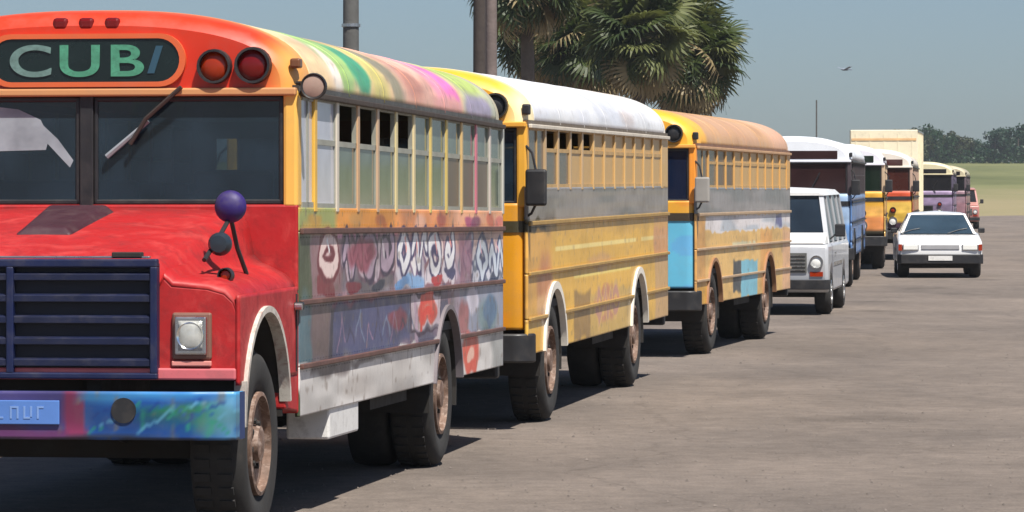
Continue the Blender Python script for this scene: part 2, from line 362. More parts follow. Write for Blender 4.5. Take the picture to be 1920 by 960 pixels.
# ------------------------------------------------------------------ bus builder
HW = 1.22           # half width of a bus
def roof_sec(h, w, z0, n=20, p=2.5):
    out = []
    for i in range(n+1):
        t = math.pi*i/n; c_, s_ = math.cos(t), math.sin(t)
        out.append((w*math.copysign(abs(c_)**(2/p), c_), z0+h*abs(s_)**(2/p)))
    return out
def cut_panel(x, u0, u1, z0f, z1, arches, du=0.03, dz=0.012, side=1):
    """grid in the plane x, wheel arches cut out of it; z0f may be a number"""
    nu = max(2, int((u1-u0)/du)+1); nz = max(2, int((z1-z0f)/dz)+1)
    us = np.linspace(u0, u1, nu); zs = np.linspace(z0f, z1, nz)
    U, Z = np.meshgrid(us, zs, indexing='ij'); ins = np.zeros(U.shape, bool)
    for (cy, cz, r) in arches:
        d = np.hypot(U-cy, np.maximum(Z-cz, 0)); i_ = d < r; ins |= i_
    Un, Zn = U.copy(), Z.copy()
    for (cy, cz, r) in arches:
        Zc = np.maximum(Z-cz, 0); d = np.hypot(U-cy, Zc)+1e-6; i_ = d < r
        Un[i_] = cy+(U-cy)[i_]/d[i_]*r; Zn[i_] = np.where(Z > cz, cz+Zc/d*r, Z)[i_]
    b = MB(); b.v = [(x, float(a), float(c)) for a, c in zip(Un.ravel(), Zn.ravel())]
    for i in range(nu-1):
        for j in range(nz-1):
            if ins[i,j] and ins[i+1,j] and ins[i,j+1] and ins[i+1,j+1]: continue
            q = (i*nz+j, (i+1)*nz+j, (i+1)*nz+j+1, i*nz+j+1)
            b.f.append(q if side > 0 else q[::-1])
    used = sorted({k for f in b.f for k in f}); mp = {k: n for n, k in enumerate(used)}
    b.v = [b.v[k] for k in used]; b.f = [tuple(mp[k] for k in f) for f in b.f]
    return b
def arch_ring(b, x, cy, cz, r, t, side, a0=0, a1=180, depth=.04, leg0=None, leg1=None):
    secs = []; pr = ((-depth, r-.012), (.022, r-.012), (.022, r+t), (-depth, r+t))
    if leg1 is not None: secs.append([(x+side*o_, cy+rr_, leg1) for o_, rr_ in pr])
    for k in range(25):
        a = R(a0+(a1-a0)*k/24); c_, s_ = math.cos(a), math.sin(a)
        secs.append([(x+side*o_, cy+c_*rr_, cz+s_*rr_) for o_, rr_ in pr])
    if leg0 is not None: secs.append([(x+side*o_, cy-rr_, leg0) for o_, rr_ in pr])
    b.loft(secs)
def front_cap_fn(c0, c1):
    def f(co):
        t = np.clip((np.abs(co[:,0])-.95)/.2, 0, 1)[:, None]
        t = np.maximum(t, np.clip((co[:,1]-.12)/.12, 0, 1)[:, None])
        return (np.array(c0)*(1-t) + np.array(c1)*t)/255.
    return f

def bus(sp):
    Y, X, th, L = sp['Y'], px_at(sp['px'], sp['Y']), R(sp['th']), sp['L']
    hood = sp.get('nose') == 'hood'; lod = sp.get('lod', 0)
    yf, yr = sp['axles']; WR = .5
    ox, oy = X - HW*math.cos(th), Y + HW*math.sin(th)
    def gw(yl): return gz(oy + yl*math.cos(th))
    sl_ = (gw(yr)-gw(yf))/(yr-yf)
    r = root(sp['name'], sp['label'], 'bus', (ox, oy, gw(yf)-sl_*yf), -th, math.atan(sl_), 'buses queued along the road')
    zw0, zw1, zr = sp.get('zw0', 1.77), sp.get('zw1', 2.415), 2.44
    zsk = sp.get('zskirt', .60); zA, zB, zC = sp.get('levels', (1.64, 1.24, .88))
    side = sp['side']; roofc = sp['roofc']
    du = (.018 if hood else .03) if lod == 0 else .12; dz_ = (.0085 if hood else .012) if lod == 0 else .05
    arches = [(yr, WR, .60)] + ([] if hood else [(yf, WR, .60)])
    # --- roof shell
    n = 48 if lod == 0 else 20
    ys = np.linspace(.36, L-.36, int((L-.72)/(.035 if lod == 0 else .3))+2)
    b = MB(); sec = roof_sec(.46, HW, zr, n)
    b.loft([[(x, y, z) for x, z in sec] for y in ys], cap=False, closed=False)
    o = b.build('roof', M_PNT, r, smooth=50, solid=.03)
    def rf(co):
        a = np.arctan2((co[:,2]-zr)/.46, np.abs(co[:,0])/HW)
        c = roofc.sample(co[:,1], a); return c
    paint_by(o, rf)
    if lod == 0:
        rb = MB()
        for k in range(1, 6):        # pressed seams over the roof
            y = .36+(L-.72)*k/6
            rb.loft([[(x*1.001, y+dy, z+.002) for x, z in sec] for dy in (-.018, .018)] , cap=False, closed=False)
        o2 = rb.build('roof_seams', M_PNT, r, smooth=50, solid=.005); paint_by(o2, rf)
    # caps
    stp = [(0.0, .36, 1.12), (.03, .405, 1.165), (.08, .435, 1.195), (.16, .452, 1.212), (.26, .46, HW), (.36, .46, HW)]
    for nm, flip, cf in (('front_cap', False, sp['capc']), ('rear_cap', True, sp.get('rcapc', sp['capc']))):
        b = MB(); secs = []
        for y, h, w in stp:
            yy = (L-y) if flip else y
            q = roof_sec(h, w, zr, 40); secs.append([(x, yy, z) for x, z in q])
        b.loft(secs, cap=False, closed=False)
        f0 = secs[0]; yy = f0[0][1]; m_ = 12
        # flat face as a strip grid so it can carry paint
        for k in range(len(f0)-1):
            xa, _, za = f0[k]; xb, _, zb = f0[k+1]
            pts = []
            for j in range(m_+1):
                t = j/m_; pts += [(xa, yy, zr+(za-zr)*t), (xb, yy, zr+(zb-zr)*t)]
            b.add(pts, [(2*j, 2*j+1, 2*j+3, 2*j+2) for j in range(m_)])
        o = b.build(nm, M_PNT, r, smooth=40); paint_by(o, cf)
    # --- gutter and headers, both sides
    Mtrim = sp.get('gutter', M_BLK)
    for s_ in (1, -1):
        xs = s_*HW
        g = MB().box(min(xs, xs+s_*.03), max(xs, xs+s_*.03), .05, L-.05, zr-.045, zr-.012); g.build('rain_gutter', Mtrim, r, bevel=.006)
        b = MB().box(min(xs-s_*.04, xs), max(xs-s_*.04, xs), .02, L-.02, zw1, zr+.02); o = b.build('window_header', M_PNT, r); paint_by(o, flat(sp['headc']))
    # --- side windows
    w0, pit, nw = sp['win']
    postw = sp.get('post', .075)
    hw_ = (pit-postw)/2; zm = (zw0+zw1)/2+sp.get('zmid', .06)
    fr = MB()
    for (a, bb, c, e) in ((-hw_, hw_, zw0, zw0+.03), (-hw_, hw_, zw1-.03, zw1), (-hw_, hw_, zm-.016, zm+.016)):
        fr.box(-.03, -.004, a, bb, c, e)
    for s2 in (-1, 1): fr.box(-.03, -.004, s2*hw_-.014, s2*hw_+.014, zw0+.03, zw1-.03)
    pu = MB().box(-.022, -.014, -hw_, hw_, zm, zw1-.02); pl = MB().box(-.02, -.012, -hw_, hw_, zw0+.02, zm)
    Mfr = sp.get('framemat') or M_CHR
    proto = {}
    for s_ in (1, -1):
        for k in range(nw):
            yc = w0+(k+.5)*pit
            if 'frame' not in proto: w = proto['frame'] = fr.build('window', Mfr, r); w.location = (s_*HW, yc, 0)
            else: w = inst('window', proto['frame'], r, (s_*HW, yc, 0))
            if s_ < 0: w.scale = (-1, 1, 1)
            up, lo = sp['panes'](k) if s_ > 0 else (sp.get('offpane', (G_CLR, G_CLR)))
            for nm, mb, mm in (('upper_pane', pu, up), ('lower_pane', pl, lo)):
                if mm is None: continue
                key = (nm, mm.name)
                if key not in proto: proto[key] = mb.build(nm, mm, w)
                else: inst(nm, proto[key], w)
        for k in range(nw+1):
            yc = w0+k*pit
            p = MB().box(min(s_*(HW-.035), s_*(HW+.006)), max(s_*(HW-.035), s_*(HW+.006)), yc-postw/2, yc+postw/2, zw0-.02, zw1+.005)
            o = p.build('window_post', M_PNT, r, bevel=.005); paint_by(o, flat(sp['postc'](k)))
        # closing panels ahead of the first and behind the last window
        ye = w0+nw*pit+postw/2
        if ye < L-.02:
            o = MB().box(min(s_*(HW-.03), s_*HW), max(s_*(HW-.03), s_*HW), ye, L-.01, zw0-.02, zw1+.005).build('rear_quarter', M_PNT, r); paint_by(o, flat(sp['postc'](nw)))
    # driver's window
    if w0 > .25:
        zd = sp.get('zdrv', zw0)
        for s_ in (1, -1):
            dwp = MB(); a, bb = .13, w0-postw/2-.005
            for q in ((a, bb, zd, zd+.035), (a, bb, zw1-.035, zw1), ((a+bb)/2-.012, (a+bb)/2+.012, zd, zw1)): dwp.box(min(s_*(HW-.03), s_*(HW-.002)), max(s_*(HW-.03), s_*(HW-.002)), *q)
            o = dwp.build('driver_window', Mfr, r)
            MB().box(min(s_*(HW-.02), s_*(HW-.012)), max(s_*(HW-.02), s_*(HW-.012)), a, bb, zd, zw1).build('pane', sp.get('drvglass', G_DUSTW), o)
    # --- painted side panels
    for s_ in (1, -1):
        x = s_*HW
        zt = zw0+.003
        for nm, za, zb in (('belt_panel', zA, zt), ('upper_side_panel', zB, zA-.004), ('lower_side_panel', zC, zB-.004), ('skirt_panel', zsk, zC-.004)):
            ar = arches
            segs = [(0.0, L)]
            if nm == 'skirt_panel':
                segs = []; c0 = .0
                for (cy, cz, rr) in sorted(arches): segs.append((c0, cy)); c0 = cy
                segs.append((c0, L))
            o = cut_panel(x, 0.02 if hood else .0, L, za, zb, ar, du, dz_, s_).build(nm, M_PNT, r, smooth=30, solid=.025, fixn=False)
            if s_ > 0: paint_by(o, lambda co: side.sample(co[:,1], co[:,2]))
            else: paint_by(o, lambda co: side.sample(L-co[:,1]*.9, co[:,2]))
        for zz, hh in sp.get('rails', ((zA, .035), (zB, .03), (zC, .03))):
            rr = MB()
            c0 = .03
            spans = []
            for (cy, cz, ra) in sorted(arches):
                q = ra*ra-(zz-cz)**2
                if q > 0: spans.append((c0, cy-math.sqrt(q)-.02)); c0 = cy+math.sqrt(q)+.02
            spans.append((c0, L-.02))
            for a, bb in spans:
                if bb-a > .05: rr.box(min(x, x+s_*.024), max(x, x+s_*.024), a, bb, zz-hh/2, zz+hh/2)
            o = rr.build('rub_rail', sp.get('railmat', M_BLK), r, bevel=.006)
        if lod == 0 and s_ > 0:
            rv = MB()
            for zz in (zw0-.015, zA+.035, zA-.035, zB+.03, zB-.03, zC+.03, zC-.03):
                for uu_ in np.arange(.06, L-.04, .085):
                    if any(math.hypot(uu_-cy, max(zz-cz, 0)) < ra+.06 for cy, cz, ra in arches): continue
                    q_ = .0055; rv.add([(x-.001, uu_-q_, zz-q_), (x-.001, uu_+q_, zz-q_), (x-.001, uu_+q_, zz+q_), (x-.001, uu_-q_, zz+q_), (x+.006, uu_, zz)], [(0,1,4),(1,2,4),(2,3,4),(3,0,4)])
            o = rv.build('rivets', M_PNT, r, smooth=80); o['kind'] = 'stuff'; paint_by(o, lambda co: side.sample(co[:,1], co[:,2])*.92)
        for (cy, cz, ra) in arches:
            k = MB(); arch_ring(k, x, cy, cz, ra, sp.get('archw', .035), s_, 9, 171); k.build('wheel_arch', sp.get('archmat', M_BLK), r, smooth=40)
            k = MB()
            secs = []
            for q in range(17):
                a = R(-10+200*q/16); secs.append([(x-s_*.03, cy+math.cos(a)*(ra+.005), cz+math.sin(a)*(ra+.005)), (x-s_*.55, cy+math.cos(a)*(ra+.005), cz+math.sin(a)*(ra+.005))])
            k.loft(secs, cap=False, closed=False); k.build('wheel_well', M_CHS, r, solid=.02)
    # --- floor, rear wall, interior, chassis
    MB().box(-HW+.03, HW-.03, .06, L-.06, .94, 1.0).build('floor', M_FLO, r)
    o = MB().box(-HW+.03, HW-.03, L-.05, L-.01, zsk, zw0).build('rear_wall', M_PNT, r); paint_by(o, flat(sp.get('rearc', (200,160,60))))
    bb = MB()
    for a, c in ((-1.19, -1.0), (-.25, .25), (1.0, 1.19)): bb.box(a, c, L-.05, L-.01, zw0, zr+.02)
    bb.box(-1.0, -.25, L-.05, L-.01, 2.33, zr+.02).box(.25, 1.0, L-.05, L-.01, 2.33, zr+.02)
    o = bb.build('rear_window_frame', M_PNT, r); paint_by(o, flat(sp.get('rearc', (200,160,60))))
    MB().box(-1.0, -.25, L-.035, L-.028, zw0, 2.33).box(.25, 1.0, L-.035, L-.028, zw0, 2.33).build('rear_window', G_CLR, r)
    ch = MB()
    for s_ in (-1, 1): ch.box(s_*.42-.04, s_*.42+.04, (-1.5 if hood else .1), L-.1, .62, .86)
    for q in range(6): ch.box(-.46, .46, .5+q*(L-1)/5, .58+q*(L-1)/5, .68, .82)
    ch.cyl((0, yf, .58), (0, yr, .52), .06, n=10); ch.box(-.95, .95, yf-.05, yf+.05, .42, .54)
    ch.box(-.85, .85, yr-.07, yr+.07, .43, .57); ch.lathe([(.02,-.2),(.2,-.14),(.24,0),(.2,.14),(.02,.2)], (0, yr, .5), 'y', 14)
    ch.cyl((-.75, 1.4, .62), (-.75, 3.1, .62), .2, n=14); ch.box(.55, 1.1, yr-2.4, yr-1.0, .5, .86)
    ch.build('chassis', M_CHS, r)
    MB().box(-HW+.05, HW-.05, .2, L-.2, .86, .935).build('underfloor', M_CHS, r)
    MB().box(-1.18, 1.18, L-.012, L+.10, .5, .72).build('rear_bumper', M_BLK, r, bevel=.02)
    # --- wheels
    for s_ in (1, -1):
        wheel(r, s_*1.16, yf, WR, WR, .25, s_, lod, rimmat=sp.get('rim'))
        wheel(r, s_*1.15, yr, WR, WR, .25, s_, lod, dual=True, rimmat=sp.get('rim'))
    if lod == 0:
        st = MB().box(-.45, .45, -.22, .2, 1.32, 1.42).hexa([(-.45,.16,1.4),(.45,.16,1.4),(.45,.26,1.4),(-.45,.26,1.4)], [(-.43,.24,1.95),(.43,.24,1.95),(.43,.32,1.95),(-.43,.32,1.95)])
        st.box(-.4, -.36, -.15, .15, .98, 1.33).box(.36, .4, -.15, .15, .98, 1.33)
        first = None
        for k in range(sp.get('rows', 9)):
            for s_ in (-1, 1):
                p = (s_*.72, 1.5+k*.72, 0)
                if first is None: first = st.build('seat', M_SEA, r, bevel=.03); first.location = p
                else: inst('seat', first, r, p)
        d_ = MB().box(.35, .85, .75, 1.2, 1.35, 1.45).box(.36, .84, 1.14, 1.24, 1.4, 2.0).box(.5, .7, .85, 1.1, .99, 1.36); d_.build('driver_seat', M_SEA, r, bevel=.03)
        k = MB(); c0 = Vector((.6, .52, 1.72)); ax = Vector((0, -.75, .66)).normalized(); uu = Vector((1,0,0)); vv = ax.cross(uu)
        ring = [c0+(uu*math.cos(a)+vv*math.sin(a))*.22 for a in np.linspace(0, 2*math.pi, 25)]
        k.tube(ring, .015, 6); k.cyl(c0, (.6, .2, 1.3), .03, n=8)
        for a in (0, 2.1, 4.2): k.cyl(c0, c0+(uu*math.cos(a)+vv*math.sin(a))*.22, .012, n=6)
        k.build('steering_wheel', M_BLK, r, smooth=40)
        MB().box(-1.1, 1.1, .08, .4, 1.35, 1.72).build('dashboard', M_BLK, r, bevel=.03)
    (hood_front if hood else flat_front)(r, sp, lod)
    return r

def lamp(parent, name, x, y, z, rad, m, hoodm=None, depth=.05):
    b = MB().lathe([(rad*.2, -.035), (rad*.7, -.03), (rad, -.012), (rad*1.02, .01)], (x, y, z), 'y', 20)
    o = b.build(name, m, parent, smooth=40)
    k = MB().lathe([(rad*1.0, -.004), (rad*1.0, -depth), (rad*1.16, -depth), (rad*1.2, .012)], (x, y, z), 'y', 20)
    k.build('bezel', hoodm or M_BLK, o, smooth=30); return o

def upper_front(r, sp, lod):
    """windshield panes, pillars, destination sign, warning lamps: common to both noses"""
    zb = sp.get('zwind', 1.79); zt = 2.40
    pc = flat(sp['pillarc'])
    for s_ in (1, -1):
        o = MB().box(min(s_*1.13, s_*1.215), max(s_*1.13, s_*1.215), .0, .13, zb-.02, 2.44).build('windshield_pillar', M_PNT, r, bevel=.02); paint_by(o, pc)
        wsh = MB(); a, c = .04, 1.13
        for q in ((a, c, zb, zb+.03), (a, c, zt-.03, zt), (a, a+.025, zb, zt), (c-.025, c, zb, zt)): wsh.box(min(s_*q[0], s_*q[1]), max(s_*q[0], s_*q[1]), .018, .05, q[2], q[3])
        o = wsh.build('windshield', M_BLK, r, bevel=.008)
        MB().box(min(s_*a, s_*c), max(s_*a, s_*c), .03, .038, zb+.01, zt-.01).build('pane', sp.get('windglass', G_WIND), o)
    MB().box(-.04, .04, .005, .06, zb-.01, zt+.03).build('windshield_divider', M_BLK, r, bevel=.008)
    o = MB().box(-1.21, 1.21, -.03, .05, zt, zt+.045).build('front_ledge', M_PNT, r, bevel=.01); paint_by(o, flat(sp['ledgec']))
    if lod:
        MB().box(-.95, .95, -.012, .005, 2.46, 2.62).build('sign_glass', sp.get('windglass', G_WIND), r, bevel=.01); return
    for s_ in (1, -1):
        lamp(r, 'warning_lamp', s_*.745, -.005, 2.565, .083, M_AMB); lamp(r, 'warning_lamp', s_*.965, -.005, 2.57, .088, M_RED if sp.get('nose') else M_BLK)
    for k in (-.15, 0, .15):
        MB().box(k-.045, k+.045, -.045+.04, .06, 2.775, 2.845).build('identification_lamp', M_RED, r, bevel=.02)

def hood_front(r, sp, lod):
    upper_front(r, sp, lod)
    M_HOOD = mat('hood_red', rgb(166,26,28), .5, var=.14, scale=2.5, dirt=.7, dcol=rgb(64,22,22), fade=rgb(190,62,58), bump=.15)
    yF = -1.58
    # cowl face beside and below the hood
    cw = MB().box(-1.215, 1.215, .0, .055, 1.30, 1.79)
    for s_ in (1, -1): cw.box(min(s_*.9, s_*1.215), max(s_*.9, s_*1.215), .0, .055, .62, 1.30)
    cw.build('cowl', M_HOOD, r, bevel=.012)
    MB().box(-.9, .9, .01, .05, .7, 1.30).build('firewall', M_CHS, r)
    # hood shell
    def hsec(t):       # t=0 at the cowl, 1 at the nose
        zt = 1.775-.235*t-.03*t*t; a = .93-.15*t; zs = 1.45-.06*t; zo = 1.41-.04*t
        half = [(0, zt), (.25, zt-.002), (a*.6, zt-.008), (a*.88, zt-.02), (a*.97, zt-.05), (a+.01, zt-.11), (a+.035, zs+.06), (a+.08, zs+.015), (1.05, zs), (1.14, zo-.005), (1.19, zo-.05), (1.215, zo-.12)]
        return [(-x, z) for x, z in half[::-1]] + half[1:]
    b = MB(); secs = []
    for t in (0, .15, .3, .45, .6, .75, .88, .95, .985, 1.0):
        dz = (0 if t < .9 else -.006 if t < .96 else -.02 if t < .99 else -.045)
        secs.append([(x*(1 if t < .96 else .995), yF*t-.0, z+dz) for x, z in hsec(t)])
    b.loft(secs, cap=False, closed=False)
    b.build('hood', M_HOOD, r, smooth=38, solid=.015)
    # nose face
    fs = [(x, z-.045) for x, z in hsec(1.0)]
    MB().prism([(x*.995, z) for x, z in fs] + [(1.2, .87), (-1.2, .87)], 'y', yF+.002, yF+.05).build('nose_panel', M_HOOD, r, bevel=.012)
    for s_ in (1, -1):
        x = s_*1.215
        k = cut_panel(x, yF, -.0, .84, 1.302, [(-.9, .62, .60)], .03, .02, s_)
        k.v = [(a, bq, c + (.008+.02*(1+bq/1.58))*(c > 1.24)) for a, bq, c in k.v]
        k.build('fender_side', M_HOOD, r, smooth=30, solid=.02, fixn=False)
        k = MB(); arch_ring(k, x, -.9, .62, .60, .022, s_, 8, 180, .04, .86); k.build('fender_lip', mat('lip', rgb(196,190,180), .6, dirt=.8, scale=6, fade=rgb(150,110,100)), r, smooth=40)
        k = MB(); secs = []
        for q in range(17):
            a = R(0+180*q/16); secs.append([(x-s_*.03, -.9+math.cos(a)*.62, .62+math.sin(a)*.62), (x-s_*.5, -.9+math.cos(a)*.62, .62+math.sin(a)*.62)])
        k.loft(secs, cap=False, closed=False); k.build('wheel_well', M_CHS, r, solid=.02)
        # rear lower fender flare joining the cowl
        MB().hexa([(s_*1.0,-.31,.66),(s_*1.21,-.31,.66),(s_*1.215,.0,.63),(s_*1.0,.0,.63)], [(s_*1.0,-.32,.84),(s_*1.21,-.32,.84),(s_*1.212,.0,.84),(s_*1.0,.0,.84)]).build('fender_skirt', M_HOOD, r, bevel=.01)
        # headlight
        xc = s_*.965
        MB().box(xc-.105, xc+.105, yF-.022, yF+.01, .975, 1.22).build('headlight_surround', mat('surround', rgb(120,85,72), .5, dirt=.4), r, bevel=.012)
        hb = MB().box(xc-.085, xc+.085, yF-.05, yF-.018, 1.0, 1.2)
        o = hb.build('headlight', M_CHR, r, bevel=.01)
        b = MB(); rows = []
        for i in range(7):
            for j in range(7):
                u, v = i/6*2-1, j/6*2-1; b.v.append((xc+u*.064, yF-.052-.018*(1-u*u)*(1-v*v), 1.1+v*.078))
        b.f = [(i*7+j, i*7+j+1, (i+1)*7+j+1, (i+1)*7+j) for i in range(6) for j in range(6)]
        b.build('lens', glass('lens_glass', (.85,.85,.8), .42, (.95,.95,.92), .05, 14), o, smooth=60, solid=.004)
        MB().lathe([(.07, -.004), (.072, -.012), (.05, .006), (.022, .018), (.02, -.01), (.002, -.012)], (xc, yF-.05, 1.1), 'y', 20).build('reflector', mat('reflector', (.9,.9,.88), .12, 1.0, var=.05), o, smooth=50)
        MB().box(xc-.105, xc+.105, yF-.03, yF, .94, .968).build('headlight_trim', mat('pinktrim', rgb(215,140,130), .4), r, bevel=.006)
        lamp(r, 'marker_lamp', s_*1.08, yF+.31, 1.41, .035, M_AMB)
    MB().box(-1.2, 1.2, yF-.025, yF, .868, .93).build('nose_trim', mat('pinktrim2', rgb(205,105,110), .4, dirt=.4), r, bevel=.01)
    for s_ in (1, -1):
        MB().box(min(s_*1.2, s_*1.222), max(s_*1.2, s_*1.222), -.06, -.035, .86, 1.29).build('hood_gap', M_BLK, r)
        lt = MB().box(min(s_*1.21, s_*1.25), max(s_*1.21, s_*1.25), -.11, .03, 1.20, 1.245).build('hood_latch', M_BLK, r, bevel=.01)
        MB().cyl((s_*1.22, -.10, 1.22), (s_*1.26, -.10, 1.22), .02, n=10).build('latch_knob', M_CHR, lt)
        MB().box(s_*.62-.08, s_*.62+.08, yF-.03, yF+.03, 1.505, 1.535).build('hood_hinge', M_CHS, r, bevel=.006)
    for k in range(5):
        for s_ in (1, -1): MB().lathe([(.002,-.026),(.012,-.022),(.016,-.008),(.016,.0)], (s_*(.86+.07*k), yF+.001, .90), 'y', 8).build('bolt', M_CHS, r)
    # grille
    M_GR = mat('grille_blue', rgb(16,24,54), .45, var=.25, dirt=.25, scale=5); M_GD = mat('grille_dark', (0.008,0.01,0.02), .7)
    g = MB().box(-.79, .79, yF-.012, yF+.002, .875, 1.475).build('grille', M_GD, r)
    gf = MB()
    for q in ((-.79, .79, 1.455, 1.50), (-.79, .79, .872, .905), (-.79, -.75, .9, 1.46), (.75, .79, .9, 1.46), (-.02, .02, .9, 1.46)): gf.box(q[0], q[1], yF-.06, yF-.005, q[2], q[3])
    gf.build('grille_frame', mat('grille_rim', rgb(17,28,66), .45, var=.2, dirt=.3), g, bevel=.008)
    for k in range(5):
        z = .96+k*.112
        sl2 = MB().hexa([(-.75,yF-.05,z-.022),(.75,yF-.05,z-.022),(.75,yF-.012,z-.004),(-.75,yF-.012,z-.004)], [(-.75,yF-.05,z+.014),(.75,yF-.05,z+.014),(.75,yF-.012,z+.022),(-.75,yF-.012,z+.022)])
        sl2.build('grille_slat', M_GR, g, bevel=.004)
    # hood badge strip and centre vent
    MB().box(-.74, .74, yF-.018, yF+.02, 1.502, 1.514).build('hood_trim', M_CHR, r, bevel=.004)
    MB().hexa([(-.16,-.95,1.62),(.16,-.95,1.62),(.22,-.15,1.735),(-.22,-.15,1.735)], [(-.11,-.9,1.668),(.11,-.9,1.668),(.16,-.18,1.79),(-.16,-.18,1.79)]).build('hood_scoop', mat('scoop', rgb(60,30,40), .5, dirt=.3), r, bevel=.015)
    # bumper
    bp = MB()
    bp.prism([(-1.24,yF+.02),(-1.22,yF-.12),(-1.0,yF-.17),(1.0,yF-.17),(1.22,yF-.12),(1.24,yF+.02),(1.18,yF+.04),(1.1,yF-.06),(-1.1,yF-.06),(-1.18,yF+.04)], 'z', .565, .81)
    b2 = MB()   # dense front skin for paint
    pl_ = [(-1.235,yF+.0),(-1.222,yF-.122),(-1.0,yF-.174),(1.0,yF-.174),(1.222,yF-.122),(1.235,yF+.0)]
    path = []
    for (a, c), (e, f) in zip(pl_[:-1], pl_[1:]):
        m_ = max(2, int(math.hypot(e-a, f-c)/.02))
        path += [(a+(e-a)*i/m_, c+(f-c)*i/m_) for i in range(m_)]
    path.append(pl_[-1]); nz = 14
    for (a, c) in path:
        for j in range(nz): b2.v.append((a, c, .562+.251*j/(nz-1)))
    b2.f = [(i*nz+j, (i+1)*nz+j, (i+1)*nz+j+1, i*nz+j+1) for i in range(len(path)-1) for j in range(nz-1)]
    cv = Canvas(-1.3, 1.3, .55, .83, .008, (24,82,158), 31)
    cv.rect(-1.3, .36, .55, .83, (74,66,130)); cv.rect(-1.3, .42, .56, .62, (96,50,98)); cv.rect(.33, .44, .55, .83, (140,50,92))
    cv.blob(.98, .67, .26, .06, (30,120,92), .6); cv.rect(1.1, 1.3, .55, .83, (120,178,204), .2, .8); cv.rect(.4, 1.3, .775, .83, (70,150,200), .05, .7); cv.rect(.5, 1.0, .58, .66, (14,66,140), .08, .6)
    for k in range(16):
        u = .45+.05*k; cv.stroke([(u, .60+.05*((k*5) % 3)), (u+.07, .64+.05*((k*5) % 3)), (u+.12, .61+.05*((k*3) % 4))], .014, ((40,150,120),(16,60,140),(110,180,214),(30,96,170))[k % 4], .006, .7)
    cv.rect(-1.3, 1.3, .55, .575, (40,44,60), .01, .8)
    cv.grime(.3)
    o = bp.build('bumper', mat('bumper_back', rgb(24,50,98), .4), r)
    o2 = b2.build('bumper_face', M_PNT, o, smooth=40, solid=.004); paint_by(o2, lambda co: cv.sample(co[:,0], co[:,2]))
    for s_ in (1, -1): MB().lathe([(.066,-.004),(.066,.03),(.05,.03),(.001,.03)], (s_*.64, yF-.178, .715), 'y', 24).build('tow_hole', M_BLK, o)
    pt = MB().box(-.30, .30, yF-.19, yF-.177, .64, .765).build('licence_plate', mat('plate', rgb(88,128,196), .4, var=.15), o, bevel=.004)
    q = MB()
    rr = random.Random(5)
    for k in range(7):
        x = -.25+k*.072
        q.box(x, x+.010, yF-.1925, yF-.188, .67, .735).box(x+.010, x+.036, yF-.1925, yF-.188, .67 if k % 2 else .725, .68 if k % 2 else .735)
        if k % 3: q.box(x+.036, x+.046, yF-.1925, yF-.188, .68 if k % 2 else .67, .735)
    o_ = q.build('plate_characters', mat('platewhite', rgb(122,154,206), .5), pt); o_['kind'] = 'stuff'
    # mirrors
    M_PUR = mat('purple_paint', rgb(44,28,98), .5, var=.3, dirt=.5)
    for s_ in (1, -1):
        c0 = Vector((s_*1.035, -.95, 1.775))
        mm = MB().lathe([(.005,-.06),(.045,-.055),(.076,-.033),(.088,-.005),(.083,.012),(.004,.016)], c0, 'y', 24).build('hood_mirror', M_PUR, r, smooth=45)
        for pts_ in ([c0+Vector((0,.0,-.05)), (s_*.985,-1.05,1.6), (s_*.955,-1.25,1.49)], [c0+Vector((0,.0,-.06)), (s_*1.05,-.85,1.55), (s_*1.08,-.75,1.41)]):
            MB().tube(pts_, .013, 7).build('mirror_arm', M_BLK, mm, smooth=40)
        c1 = Vector((s_*1.02, -1.15, 1.575))
        MB().lathe([(.004,-.05),(.045,-.045),(.062,-.02),(.064,.01),(.004,.014)], c1, 'y', 20).build('lower_mirror', mat('dkgreen', rgb(40,48,56), .3), mm, smooth=45)
        # round mirror at the top of the door pillar
        c2 = Vector((s_*1.31, -.02, 2.45))
        tm = MB().lathe([(.06,-.008),(.07,-.02),(.076,.0),(.072,.03),(.04,.05),(.002,.055)], c2, 'y', 24).build('corner_mirror', M_BLK, r, smooth=40)
        MB().lathe([(.002,-.02),(.04,-.017),(.06,-.010),(.061,.0)], c2, 'y', 24).build('mirror_face', mat('mirror_pink', rgb(160,134,120), .3, var=.3, dirt=.4), tm, smooth=50)
        tb = MB(); tb.tube([c2+Vector((0,.03,0)), (s_*1.26,.03,2.47), (s_*1.2,.06,2.47)], .014, 7); tb.build('bracket', M_BLK, tm)
    # marker lamps on roof corners
    for s_ in (1, -1): MB().box(s_*1.195-.03, s_*1.195+.03, .02, .10, 2.555, 2.61).build('clearance_lamp', mat('brownlens', rgb(110,70,45), .3), r, bevel=.012)
    # wipers
    for s_, xa, xb in ((1, .56, .14), (-1, -.56, -.95)):
        wp = MB().tube([(xa, -.045, 2.45), ((xa+xb)/2, -.03, 2.27), (xb+.12, -.018, 2.13)], .013, 6).build('wiper_arm', mat('wiper', rgb(60,52,48), .5), r)
        MB().tube([((xa+xb)/2+.01, -.0, 2.26), (xb-.02, -.0, 2.06)], [.012, .016], 6).build('blade', mat('bladec', rgb(140,145,150), .4), wp)
    # destination sign: dark rounded slot with painted letters
    def slot(a, h, n=14):
        return [(a-h+h*math.cos(t), h*math.sin(t)) for t in np.linspace(-math.pi/2, math.pi/2, n)] + [(-a+h-h*math.cos(t), -h*math.sin(t)) for t in np.linspace(-math.pi/2, math.pi/2, n)]
    zc = 2.603
    sg = MB().prism([(x, zc+z) for x, z in slot(.545, .122)], 'y', -.022, .0).build('destination_sign', mat('signblack', rgb(22,34,34), .25, var=.3), r)
    ri = MB(); A_, B_ = slot(.58, .15), slot(.545, .122); n_ = len(A_)
